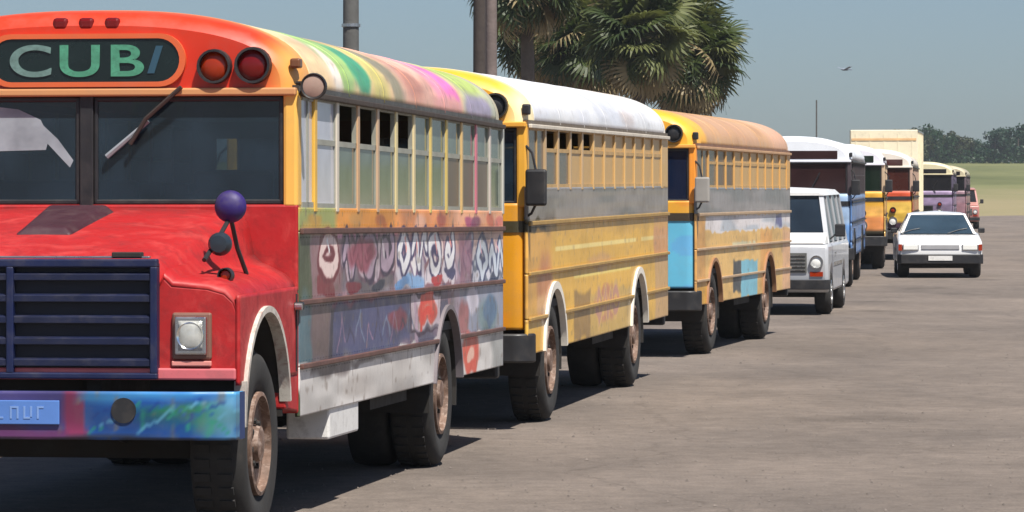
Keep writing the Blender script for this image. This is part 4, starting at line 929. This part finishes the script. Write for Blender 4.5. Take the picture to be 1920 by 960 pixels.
# ------------------------------------------------------------------ vans, truck and car
def place(px, Y, th, wheels_y, halfw):
    th = R(th); X = px_at(px, Y); ox, oy = X-halfw*math.cos(th), Y+halfw*math.sin(th)
    g = lambda yl: gz(oy+yl*math.cos(th)); a, b = wheels_y; s = (g(b)-g(a))/(b-a)
    return (ox, oy, g(a)-s*a), -th, math.atan(s)
def pillar_quad(p, t):      # thin solid from a quad of points, thickness t along its normal
    p = [Vector(q) for q in p]; n = (p[1]-p[0]).cross(p[3]-p[0]).normalized()*t
    return MB().hexa([q for q in p], [q+n for q in p])
def van(px, Y, th, label, name, body, hoodc, gl, lod=0, grp=None):
    loc, rz, rx = place(px, Y, th, (.75, 3.65), .95)
    r = root(name, label, 'van', loc, rz, rx, grp)
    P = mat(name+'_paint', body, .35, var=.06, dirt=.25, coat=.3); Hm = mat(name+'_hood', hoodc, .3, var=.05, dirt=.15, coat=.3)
    hw = .95; Lv = 4.9
    sidep = [(.06,.36),(.0,.5),(.0,1.0),(.02,1.10),(Lv-.02,1.10),(Lv,.95),(Lv,.5),(Lv-.05,.36)]
    # lower body in two halves of the arch: built as one profile with wheel arches
    def arch(cy, r_): return [(cy+r_*math.cos(t), .34+r_*math.sin(t)) for t in np.linspace(0, math.pi, 9)]
    poly = [(.06,.36),(.0,.5),(.0,1.0),(.03,1.10),(Lv-.03,1.10),(Lv,.95),(Lv,.5),(Lv-.05,.36)] + arch(3.65, .42) + arch(.75, .42)
    # split lower body as sections across width so sides bulge a little
    MB().loft([[(x, y, z) for y, z in poly] for x in (-hw, hw)]).build('body', P, r, smooth=50, bevel=.05)
    # hood: short sloping nose
    MB().hexa([(-hw+.04,.03,1.10),(hw-.04,.03,1.10),(hw-.03,.62,1.10),(-hw+.03,.62,1.10)], [(-hw+.08,.05,1.135),(hw-.08,.05,1.135),(hw-.06,.62,1.27),(-hw+.06,.62,1.27)]).build('hood', Hm, r, bevel=.02)
    # greenhouse pillars, roof
    y0, y1, yr0, yr1 = .56, Lv-.05, 1.05, Lv-.14; zt = 1.86; tw = .80
    def sx(s, z): return s*(hw-.02-(hw-.02-tw)*(z-1.1)/(zt-1.1))
    secs = []
    for y, dz, dw in ((yr0-.08, -.03, .0), (yr0+.1, .05, 0), (2.6, .085, 0), (yr1-.15, .06, 0), (yr1+.02, -.02, 0)):
        secs.append([(-tw-.02, y, zt-.02), (-tw+.06, y, zt+max(dz,0)*.7+.02), (0, y, zt+max(dz, 0)+.03), (tw-.06, y, zt+max(dz,0)*.7+.02), (tw+.02, y, zt-.02)])
    MB().loft(secs, closed=True).build('roof', Hm, r, smooth=60)
    def yw(z, front=True): t = (z-1.1)/(zt-1.1); return y0+(yr0-y0)*t if front else y1+(yr1-y1)*t
    for s in (1, -1):
        for ya, yb, ta, tb in ((y0, y0+.10, yr0-.04, yr0+.08), (1.62, 1.74, 1.62, 1.74), (2.75, 2.87, 2.75, 2.87), (3.85, 3.97, 3.85, 3.97), (y1-.12, y1, yr1-.12, yr1)):
            a = [(sx(s,1.1), ya, 1.09), (sx(s,1.1), yb, 1.09), (sx(s,1.1)-s*.07, yb, 1.09), (sx(s,1.1)-s*.07, ya, 1.09)]
            b = [(sx(s,zt), ta, zt), (sx(s,zt), tb, zt), (sx(s,zt)-s*.07, tb, zt), (sx(s,zt)-s*.07, ta, zt)]
            MB().hexa(a, b).build('pillar', P, r)
        for ya, yb in ((y0+.1, 1.62), (1.74, 2.75), (2.87, 3.85), (3.97, y1-.12)):
            zA_ = 1.12; zB_ = zt-.02; x0, x1 = sx(s,zA_)-s*.02, sx(s,zB_)-s*.02
            yt = ya if ya > .7 else yr0+.08
            MB().hexa([(x0,ya,zA_),(x0,yb,zA_),(x0-s*.01,yb,zA_),(x0-s*.01,ya,zA_)], [(x1,yt,zB_),(x1,yb,zB_),(x1-s*.01,yb,zB_),(x1-s*.01,yt,zB_)]).build('side_window', gl, r)
        MB().box(min(s*(hw-.003), s*(hw+.008)), max(s*(hw-.003), s*(hw+.008)), 1.2, 3.2, .74, .80).build('side_trim', M_CHR, r)
        MB().box(min(s*(hw-.003), s*(hw+.02)), max(s*(hw-.003), s*(hw+.02)), 1.5, 1.62, .92, .95).build('door_handle', M_CHR, r)
    zA_, zB_ = 1.22, zt-.02
    MB().hexa([(-.86,yw(zA_)-.0,zA_),(.86,yw(zA_)-.0,zA_),(.86,yw(zA_)+.012,zA_),(-.86,yw(zA_)+.012,zA_)], [(-.76,yw(zB_)-.0,zB_),(.76,yw(zB_)-.0,zB_),(.76,yw(zB_)+.012,zB_),(-.76,yw(zB_)+.012,zB_)]).build('windshield', gl, r)
    MB().hexa([(-.86,yw(1.11,0)-.02,1.11),(.86,yw(1.11,0)-.02,1.11),(.86,yw(1.11,0),1.11),(-.86,yw(1.11,0),1.11)], [(-.76,yw(zB_,0)-.02,zB_),(.76,yw(zB_,0)-.02,zB_),(.76,yw(zB_,0),zB_),(-.76,yw(zB_,0),zB_)]).build('rear_window', gl, r)
    g = MB().box(-.62, .62, -.02, .01, .66, .96).build('grille', mat('van_grille', rgb(88,88,84), .5, var=.3), r)
    for k in range(5): MB().box(-.6, .6, -.035, -.015, .69+k*.056, .705+k*.056).build('grille_bar', M_CHR, g)
    for s in (1, -1):
        h = lamp(r, 'headlight', s*.77, .0, .82, .09, M_LEN, M_CHR); MB().box(s*.77-.1, s*.77+.1, -.02, .01, .60, .67).build('turn_lamp', M_AMB, r)
        m_ = MB().box(min(s*1.0, s*1.16), max(s*1.0, s*1.16), .78, .84, 1.2, 1.4).build('side_mirror', M_BLK, r, bevel=.02); MB().tube([(s*1.02,.82,1.25),(s*.92,.84,1.16)], .012, 6).build('mirror_arm', M_BLK, m_)
        for y in (.75, 3.65): wheel(r, s*.92, y, .34, .34, .2, s, 1, rimmat=M_CHR)
    MB().prism([(-.98,.12),(-.98,-.02),(-.9,-.10),(.9,-.10),(.98,-.02),(.98,.12),(.9,.0),(-.9,.0)], 'z', .40, .55).build('bumper', M_BLK, r, bevel=.01)
    MB().box(-.9, .9, Lv-.02, Lv+.08, .42, .56).build('rear_bumper', M_BLK, r, bevel=.02)
    MB().box(-.8, .8, .7, Lv-.5, .26, .4).build('underbody', M_CHS, r)
    MB().box(-.8, .8, 1.5, 1.65, .9, 1.45).build('front_seats', M_SEA, r, bevel=.04)
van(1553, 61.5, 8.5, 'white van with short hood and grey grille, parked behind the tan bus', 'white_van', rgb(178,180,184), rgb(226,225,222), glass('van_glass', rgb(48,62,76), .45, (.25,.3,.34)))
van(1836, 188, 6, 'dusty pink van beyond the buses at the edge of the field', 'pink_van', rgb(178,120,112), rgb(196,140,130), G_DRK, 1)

def box_truck():
    loc, rz, rx = place(1718, 141, 7.5, (1.2, 6.0), 1.2)
    r = root('box_truck', 'tall cream box truck rising above the red-banded bus', 'truck', loc, rz, rx)
    BX = mat('box_cream', rgb(228,218,190), .5, var=.08, dirt=.35, scale=1.5); CB = mat('truck_cab', rgb(222,220,214), .4, dirt=.2, coat=.2)
    b = MB().box(-1.2, 1.2, 1.75, 8.0, 1.0, 3.98).build('cargo_box', BX, r, bevel=.03)
    for s in (1, -1):
        for k in range(9): MB().box(min(s*1.2, s*1.225), max(s*1.2, s*1.225), 1.9+k*.74, 1.95+k*.74, 1.06, 3.9).build('rib', BX, b)
        MB().box(min(s*1.2, s*1.23), max(s*1.2, s*1.23), 1.76, 7.99, 3.905, 3.96).build('top_rail', M_CHR, b)
    for k in range(5): MB().box(-1.0+k*.5-.02, -1.0+k*.5+.02, 1.735, 1.752, 1.9, 3.85).build('front_rib', BX, b)
    MB().box(-1.15, 1.15, 1.728, 1.75, 3.6, 3.68).build('front_stripe', mat('stripe_tan', rgb(216,176,128), .5), b)
    poly = [(.0,.55),(.0,1.55),(.35,2.45),(.5,2.55),(1.65,2.55),(1.65,.55)]
    MB().loft([[(x, y*(1) , z) for y, z in poly] for x in (-1.1, 1.1)]).build('cab', CB, r, bevel=.05)
    MB().hexa([(-.98,.02,1.62),(.98,.02,1.62),(.98,.06,1.62),(-.98,.06,1.62)], [(-.92,.30,2.38),(.92,.30,2.38),(.92,.34,2.38),(-.92,.34,2.38)]).build('windshield', G_DRK, r)
    for s in (1, -1):
        MB().box(min(s*1.09, s*1.11), max(s*1.09, s*1.11), .55, 1.4, 1.6, 2.35).build('side_window', G_DRK, r)
        lamp(r, 'headlight', s*.85, -.01, .85, .1, M_LEN, M_CHR)
        for y, d_ in ((1.2, False), (6.0, True)): wheel(r, s*1.1, y, .48, .48, .24, s, 1, dual=d_)
        MB().box(s*.4-.05, s*.4+.05, 1.0, 7.9, .7, .98).build('frame_rail', M_CHS, r)
    MB().box(-1.1, 1.1, -.1, .05, .45, .7).build('bumper', M_BLK, r, bevel=.03)
    MB().box(-.6, .6, -.02, .01, .8, 1.3).build('grille', M_BLK, r)
box_truck()

def car():
    loc, rz, rx = place(1842, 84, 4.0, (.85, 3.4), .88)
    r = root('white_car', 'low white saloon car on the open road beside the queue of buses', 'car', loc, rz, rx)
    P = mat('car_white', (.8,.8,.8), .25, var=.03, dirt=.08, coat=.5); GL = glass('car_glass', rgb(64,84,100), .55, (.3,.36,.4), .04)
    hw, Lc = .88, 4.4
    def arch(cy, r_): return [(cy+r_*math.cos(t), .31+r_*math.sin(t)) for t in np.linspace(0, math.pi, 9)]
    poly = [(.10,.30),(.02,.40),(.0,.62),(.04,.74),(.12,.79),(1.25,.90),(1.6,.93),(3.5,.95),(4.25,.91),(4.38,.84),(4.4,.5),(4.3,.30)] + arch(3.4, .36) + arch(.85, .36)
    MB().loft([[(x, y+dy*(1 if y < 2 else -1), z) for y, z in poly] for x, dy in ((-hw, .05), (-hw+.05, .02), (-.5, 0), (.5, 0), (hw-.05, .02), (hw, .05))]).build('body', P, r, smooth=50, bevel=.045)
    zt, tw = 1.34, .60
    # cabin pillars and roof
    y0, y1, t0, t1 = 1.25, 3.75, 1.95, 3.1
    MB().loft([[(-tw-.03, y, z-.03), (-tw+.08, y, z), (0, y, z+.035), (tw-.08, y, z), (tw+.03, y, z-.03)] for y, z in ((t0-.06, zt-.01), (t0+.25, zt+.02), (t1-.25, zt+.02), (t1+.06, zt-.02))]).build('roof', P, r, smooth=60, bevel=.03)
    for s in (1, -1):
        for ya, yb, ta, tb in ((y0, y0+.12, t0-.03, t0+.06), (2.4, 2.5, 2.42, 2.5), (y1-.2, y1, t1-.12, t1+.03)):
            MB().hexa([(s*.80,ya,.92),(s*.80,yb,.92),(s*.74,yb,.92),(s*.74,ya,.92)], [(s*tw,ta,zt),(s*tw,tb,zt),(s*(tw-.05),tb,zt),(s*(tw-.05),ta,zt)]).build('pillar', P, r)
        for ya, yb, ta, tb in ((y0+.12, 2.4, t0+.06, 2.42), (2.5, y1-.2, 2.5, t1-.12)):
            MB().hexa([(s*.785,ya,.93),(s*.785,yb,.93),(s*.775,yb,.93),(s*.775,ya,.93)], [(s*(tw-.01),ta,zt-.01),(s*(tw-.01),tb,zt-.01),(s*(tw-.02),tb,zt-.01),(s*(tw-.02),ta,zt-.01)]).build('side_window', GL, r)
        hl = MB().box(s*.62-.17, s*.62+.17, -.012, .05, .58, .71).build('headlight', M_CHR, r, bevel=.01); MB().box(s*.62-.15, s*.62+.15, -.022, -.005, .595, .695).build('lens', M_LEN, hl, bevel=.01)
        MB().box(min(s*.80, s*.875), max(s*.80, s*.875), -.005, .06, .58, .71).build('turn_lamp', M_AMB, r)
        m_ = MB().box(min(s*.86, s*1.0), max(s*.86, s*1.0), 1.5, 1.58, .93, 1.04).build('side_mirror', M_BLK, r, bevel=.02)
        for y in (.85, 3.4): wheel(r, s*.84, y, .31, .31, .19, s, 1, rimmat=M_CHR)
        MB().box(min(s*(hw-.004), s*(hw+.01)), max(s*(hw-.004), s*(hw+.01)), .9+.4, 3.0, .55, .60).build('side_trim', M_BLK, r)
    MB().hexa([(-.76,y0+.03,.92),(.76,y0+.03,.92),(.76,y0+.05,.92),(-.76,y0+.05,.92)], [(-.58,t0-.04,zt-.02),(.58,t0-.04,zt-.02),(.58,t0-.02,zt-.02),(-.58,t0-.02,zt-.02)]).build('windshield', GL, r)
    MB().hexa([(-.76,y1-.05,.93),(.76,y1-.05,.93),(.76,y1-.03,.93),(-.76,y1-.03,.93)], [(-.58,t1,zt-.02),(.58,t1,zt-.02),(.58,t1+.02,zt-.02),(-.58,t1+.02,zt-.02)]).build('rear_window', GL, r)
    MB().box(-.40, .40, -.012, .04, .60, .70).build('grille', mat('car_grille', (.35,.35,.36), .4), r, bevel=.01)
    MB().prism([(-.9,.3),(-.9,.05),(-.82,-.07),(.82,-.07),(.9,.05),(.9,.3),(.8,.06),(-.8,.06)], 'z', .30, .50).build('bumper', M_BLK, r, bevel=.015)
    MB().box(-.25, .25, -.085, -.068, .37, .47).build('licence_plate', M_WHT, r)
    for s in (1, -1):
        MB().tube([(s*.5-.3, y0-.02, .925), (s*.5-.05, y0+.12, 1.0), (s*.5+.12, y0+.16, 1.03)], .009, 5).build('wiper', M_BLK, r)
        for yy in (1.42, 2.46): MB().box(min(s*(hw-.01), s*(hw+.003)), max(s*(hw-.01), s*(hw+.003)), yy, yy+.012, .42, .92).build('door_gap', M_BLK, r)
        MB().box(min(s*hw, s*(hw+.02)), max(s*hw, s*(hw+.02)), 2.2, 2.34, .78, .81).build('door_handle', M_CHR, r)
    MB().box(-.82, .82, 1.14, 1.155, .893, .899).build('hood_gap', M_BLK, r)
    MB().box(-.84, .84, Lc-.04, Lc+.06, .32, .50).build('rear_bumper', M_BLK, r, bevel=.02)
    MB().box(-.75, .75, .5, Lc-.5, .2, .34).build('underbody', M_CHS, r)
    MB().box(-.6, .6, 2.25, 2.4, .6, 1.12).build('front_seats', M_SEA, r, bevel=.04)
car()

# ------------------------------------------------------------------ poles
def pole(name, label, px, Y, rad, h, m, top=None):
    x = px_at(px, Y); z = gz(Y)
    r = root(name, label, 'pole', (x, Y, z))
    MB().tube([(0,0,-.3),(0,0,h*.5),(0,0,h)], [rad, rad*.9, rad*.78], 16).build('shaft', m, r, smooth=50)
    if top == 'cross':
        c = MB().box(-1.1, 1.1, -.06, .06, h-.75, h-.62).build('crossarm', m, r)
        for k in (-.95, -.45, .45, .95): MB().lathe([(.02,0),(.05,.03),(.035,.07),(.05,.1),(.01,.14)], (k, 0, h-.62), 'z', 10).build('insulator', M_WHT, c)
    if top == 'band':
        for zz in (3.4, 4.6, 6.2): MB().lathe([(rad*.93,0),(rad*1.08,.005),(rad*1.08,.055),(rad*.93,.06)], (0,0,zz), 'z', 16).build('steel_band', M_CHR, r)
    return r
M_CON = mat('pole_concrete', rgb(88,88,86), .9, var=.2, dirt=.4, bump=.3); M_WOOD = mat('pole_wood', rgb(62,54,50), .9, var=.3, dirt=.3, bump=.4, scale=4)
pole('utility_pole', 'grey concrete utility pole standing behind the graffiti bus', 658, 66, .145, 9.5, M_CON, 'band')
pole('utility_pole', 'dark timber utility pole beside the palms, behind the white-roofed bus', 899, 72, .125, 9.0, M_WOOD, 'cross')
pole('utility_pole', 'pale brown timber pole paired close with the dark one', 921, 74, .12, 8.6, mat('pole_pale', rgb(110,98,94), .9, var=.25, dirt=.3, bump=.4), 'cross')
r = pole('mast', 'thin metal mast rising above the dark-windowed bus', 1531, 130, .03, 4.75, M_CON)

# ------------------------------------------------------------------ palms (fan leaves)
M_TRK = mat('palm_trunk', rgb(92,82,72), .95, var=.35, scale=3, bump=.6, dirt=.5, dcol=(.03,.026,.022))
def leaf_m(key, col, tr):
    m = mat(key, col, .5, var=.35, scale=1.2, spec=.4); P = m.node_tree.nodes['Principled BSDF']; P.inputs['Transmission Weight'].default_value = 0
    N = m.node_tree.nodes; L = m.node_tree.links; t = N.new('ShaderNodeBsdfTranslucent'); t.inputs[0].default_value = (*tr, 1); mx = N.new('ShaderNodeMixShader'); mx.inputs[0].default_value = .3
    L.new(P.outputs[0], mx.inputs[1]); L.new(t.outputs[0], mx.inputs[2]); L.new(mx.outputs[0], N['Material Output'].inputs[0]); return m
M_LF = [leaf_m('palm_green', rgb(62,74,38), rgb(78,92,38)), leaf_m('palm_light', rgb(98,104,62), rgb(106,112,54)), leaf_m('palm_dry', rgb(150,134,98), rgb(140,120,80)), leaf_m('palm_deep', rgb(56,70,40), rgb(70,88,38))]
def fan_leaf(seed, pet=.95, rad=.95, droop=.5):
    rr = random.Random(seed); b = MB(); b.tube([(0,0,0),(pet*.5,0,.05),(pet,0,.0)], [.022,.016,.012], 4)
    n = 26
    for i in range(n):
        a = R(-128+256*i/(n-1)); l = rad*(.72+.28*math.cos(a*.62))*rr.uniform(.88,1.05); w = .044
        ca, sa = math.cos(a), math.sin(a); pts = []
        for t, ww, dz in ((.0,.3,0), (.45,1,.03), (.78,.75,-droop*.14), (1.0,.06,-droop*rr.uniform(.28,.62))):
            q = l*t*(1-.12*droop*t); cx, cy = pet+ca*q, sa*q; fold = .02*(1 if i % 2 else -1)
            pts.append(((cx-sa*w*ww, cy+ca*w*ww, dz+.10*abs(sa)*t+fold*.4), (cx+sa*w*ww, cy-ca*w*ww, dz+.10*abs(sa)*t-fold*.4)))
        v = [p for pr in pts for p in pr]; b.add(v, [(0,1,3,2),(2,3,5,4),(4,5,7,6)])
    return b
LEAF = {}
def palm(px, Y, crown_py, label, n, seed, sc=1.0):
    rr = random.Random(seed); x = px_at(px, Y); z0 = gz(Y); zc = CAMZ+(HY-crown_py)/F*Y - z0
    r = root('fan_palm', label, 'palm tree', (x, Y, z0), 0, 0, 'palms beyond the buses')
    lean = rr.uniform(-.25,.25)
    pts = [(lean*(t**2)-lean, 0, -.3+(zc+.3)*t) for t in np.linspace(0, 1, 14)]
    MB().tube(pts, [.24-.06*t+.012*(k % 2) for k, t in enumerate(np.linspace(0, 1, 14))], 12).build('trunk', M_TRK, r, smooth=50)
    for k in range(n):
        t = (k+.5)/n; el = 82-148*t**.9+rr.uniform(-16, 16); az = k*137.5+rr.uniform(-20, 20)
        dry = t > .84
        ci = 2 if dry or rr.random() < .07 else (1 if rr.random() < .42 else (3 if rr.random() < .2 else 0)); var = k % 3
        key = (ci, var)
        s = sc*rr.uniform(.88, 1.12)*(1.0 if el > -30 else .92)
        if key not in LEAF:
            o = fan_leaf(var+10*ci, .9, .95, (.35, .6, .9)[var]+(.4 if dry else 0)).build('frond', M_LF[ci], r, fixn=False); LEAF[key] = o
        else: o = inst('frond', LEAF[key], r)
        o.location = (0, 0, zc+.55*(.6-t)); o.rotation_euler = (rr.uniform(-1.1,1.1), R(-el), R(az)); o.scale = (s, s, s)
palm(985, 118, -48, 'fan palm closest to the paired timber poles, thick dark trunk showing', 84, 3, 1.2)
palm(1026, 140, 52, 'fan palm behind the thick dark trunk, pale dry fronds hanging', 84, 4, 1.3)
palm(1112, 134, 84, 'low fan palm between the pale one and the middle of the clump', 84, 11, 1.15)
palm(1066, 146, 92, 'low fan palm wedged against the pale one at the back', 84, 13, 1.15)
palm(1244, 146, 108, 'low fan palm half hidden by the round-crowned one', 84, 14, 1.1)
palm(1150, 150, -50, 'tallest fan palm, standing at the back of the clump', 80, 9, 1.45)
palm(1200, 128, 72, 'fan palm in the middle of the clump, in front of the tallest one', 84, 5, 1.2)
palm(1258, 142, -10, 'tall fan palm leaning over the lowest round crown', 80, 8, 1.25)
palm(1294, 133, 112, 'fan palm with the lowest round crown, farthest from the timber poles', 96, 6, 1.15)

# ------------------------------------------------------------------ far trees at the top of the field
M_FL = [leaf_m('far_leaf_a', rgb(34,64,32), rgb(44,80,30)), leaf_m('far_leaf_b', rgb(58,66,34), rgb(70,80,36)), leaf_m('far_leaf_c', rgb(26,58,36), rgb(36,72,36))]
def crown_mesh(seed, h, w):
    g = np.random.default_rng(seed); b = MB(); cl = []
    for _ in range(26):
        a = g.uniform(0, 2*math.pi); q = g.uniform(0, 1)**.5; zz = g.uniform(.12, 1.0); rad = w*q*math.sqrt(max(.05, 1-((zz-.45)/.62)**2))
        cl.append((math.cos(a)*rad, math.sin(a)*rad, zz*h, g.uniform(.5, 1.0)*w*.36))
    for (cx, cy, cz, rr) in cl:
        for _ in range(85):
            d_ = g.normal(size=3); d_ /= np.linalg.norm(d_); q = rr*g.uniform(.55, 1.05); p = np.array((cx, cy, cz))+d_*q*np.array((1,1,.8))
            t1 = g.normal(size=3); t1 /= np.linalg.norm(t1); t2 = np.cross(d_+t1*.6, t1); t2 /= np.linalg.norm(t2)+1e-6; s = g.uniform(.16,.34)
            b.add([p-t1*s, p+t2*s*.6, p+t1*s, p-t2*s*.6], [(0,1,2,3)])
    return b
CR = {}
looks = ['rounded dark tree', 'olive green spreading tree', 'blue-green tree']
def far_tree(px, Y, h, w, k, label, i):
    x = px_at(px, Y); h *= .9; r = root('field_tree', label, 'tree', (x, Y, gz(Y)-.05), random.uniform(0, 6), 0, 'trees along the top of the field')
    var = (k, i % 3)
    if var not in CR: CR[var] = crown_mesh(i+40, 5.0, 4.0).build('crown', M_FL[k], r, fixn=False); o = CR[var]
    else: o = inst('crown', CR[var], r)
    o.scale = (w/4.0, w/4.0, (h-.5)/5.0); o.location = (0, 0, .4)
    MB().tube([(0,0,-.3),(.1,0,h*.3),(0,.1,h*.7)], [.28,.2,.07], 8).build('trunk', M_TRK, r, smooth=50)
FT = [(1700,690,6.0,4.2,1),(1728,700,6.4,4.2,1),(1752,694,6.6,4.0,0),(1776,704,6.0,3.8,1),(1800,700,5.0,3.6,1),(1822,706,4.2,3.4,0),(1845,700,4.4,3.2,2),(1866,695,6.0,3.8,2),(1888,704,6.2,4.0,2),(1910,698,6.8,4.2,2),(1934,702,6.6,4.2,2),(1960,700,6.2,4.2,0)]
tl = ['olive tree rising behind the box truck', 'olive tree just beside the top corner of the box truck', 'tallest dark tree of the olive clump', 'olive tree on the falling shoulder of the clump', 'low olive tree at the end of the clump', 'low dark tree in the dip of the tree line', 'small blue-green tree in the dip of the tree line',
      'blue-green tree where the far wood begins again', 'blue-green tree second from the dip of the tree line', 'tall blue-green tree third from the dip of the tree line', 'blue-green tree at the visible end of the wood', 'dark tree past the end of the visible wood']
for i, (px, Y, h, w, k) in enumerate(FT): far_tree(px, Y, h, w, k, tl[i], i)
# low scrub closing the foot of the wood
g_ = np.random.default_rng(8); b = MB()
for _ in range(5200):
    x = g_.uniform(64, 100); y = g_.uniform(690, 712); p = np.array((x, y, gz(y)+g_.uniform(0, 2.6)*g_.uniform(.4,1))); t1 = g_.normal(size=3); t1 /= np.linalg.norm(t1); t2 = np.cross(t1, g_.normal(size=3)); t2 /= np.linalg.norm(t2); s = g_.uniform(.15,.34)
    b.add([p-t1*s, p+t2*s*.6, p+t1*s, p-t2*s*.6], [(0,1,2,3)])
o = b.build('scrub', M_FL[0], None, fixn=False); o['kind'] = 'stuff'; o['label'] = 'dense dark scrub along the foot of the far trees'; o['category'] = 'scrub'

# ------------------------------------------------------------------ bird
Yb = 120; r = root('bird', 'small dark bird gliding in the open sky', 'bird', (px_at(1585, Yb), Yb, CAMZ+(HY-130)/F*Yb), R(30))
MB().lathe([(.005,-.17),(.03,-.13),(.045,-.05),(.04,.05),(.015,.15),(.025,.22),(.003,.23)], (0,0,0), 'x', 10).build('body', mat('bird_dark', rgb(120,130,142), .8), r, smooth=50)
for s in (1, -1): MB().hexa([(-.07,s*.03,0),(.06,s*.03,0),(.0,s*.36,.07),(-.09,s*.34,.07)], [(-.06,s*.03,.012),(.05,s*.03,.014),(-.01,s*.35,.078),(-.08,s*.33,.078)]).build('wing', MATS['bird_dark'], r)

# ------------------------------------------------------------------ loose stones on the asphalt
g_ = np.random.default_rng(18); b = MB()
for _ in range(3200):
    y = 17+43*g_.random()**1.3; x = g_.uniform(-.10, .14)*y+g_.normal()*.3; q = g_.uniform(.004, .013)*(1+.6*(g_.random() < .06)); z = gz(y)+q*.3
    a = g_.uniform(0, 6.3); ca, sa = math.cos(a)*q, math.sin(a)*q
    b.add([(x+ca,y+sa,z),(x-sa,y+ca,z),(x-ca*1.2,y-sa*1.2,z),(x+sa,y-ca,z),(x,y,z+q*.8),(x,y,z-q)], [(0,1,4),(1,2,4),(2,3,4),(3,0,4)])
o = b.build('gravel', mat('stone', rgb(104,96,90), .9, var=.5, scale=9), None, fixn=False); o['kind'] = 'stuff'; o['label'] = 'loose small stones scattered over the asphalt'; o['category'] = 'gravel'

# ------------------------------------------------------------------ haze over the whole place
hm = bpy.data.materials.new('haze'); hm.use_nodes = True; hn = hm.node_tree.nodes; hn.remove(hn['Principled BSDF'])
pv = hn.new('ShaderNodeVolumePrincipled'); pv.inputs['Color'].default_value = (.82,.88,.95,1); pv.inputs['Density'].default_value = 0.00022; pv.inputs['Anisotropy'].default_value = 0.2
hm.node_tree.links.new(pv.outputs[0], hn['Material Output'].inputs['Volume'])
o = MB().box(-450, 550, -90, 1030, -1.5, 26).build('haze', hm); o['kind'] = 'stuff'; o['label'] = 'thin pale haze over the whole place'; o['category'] = 'haze'
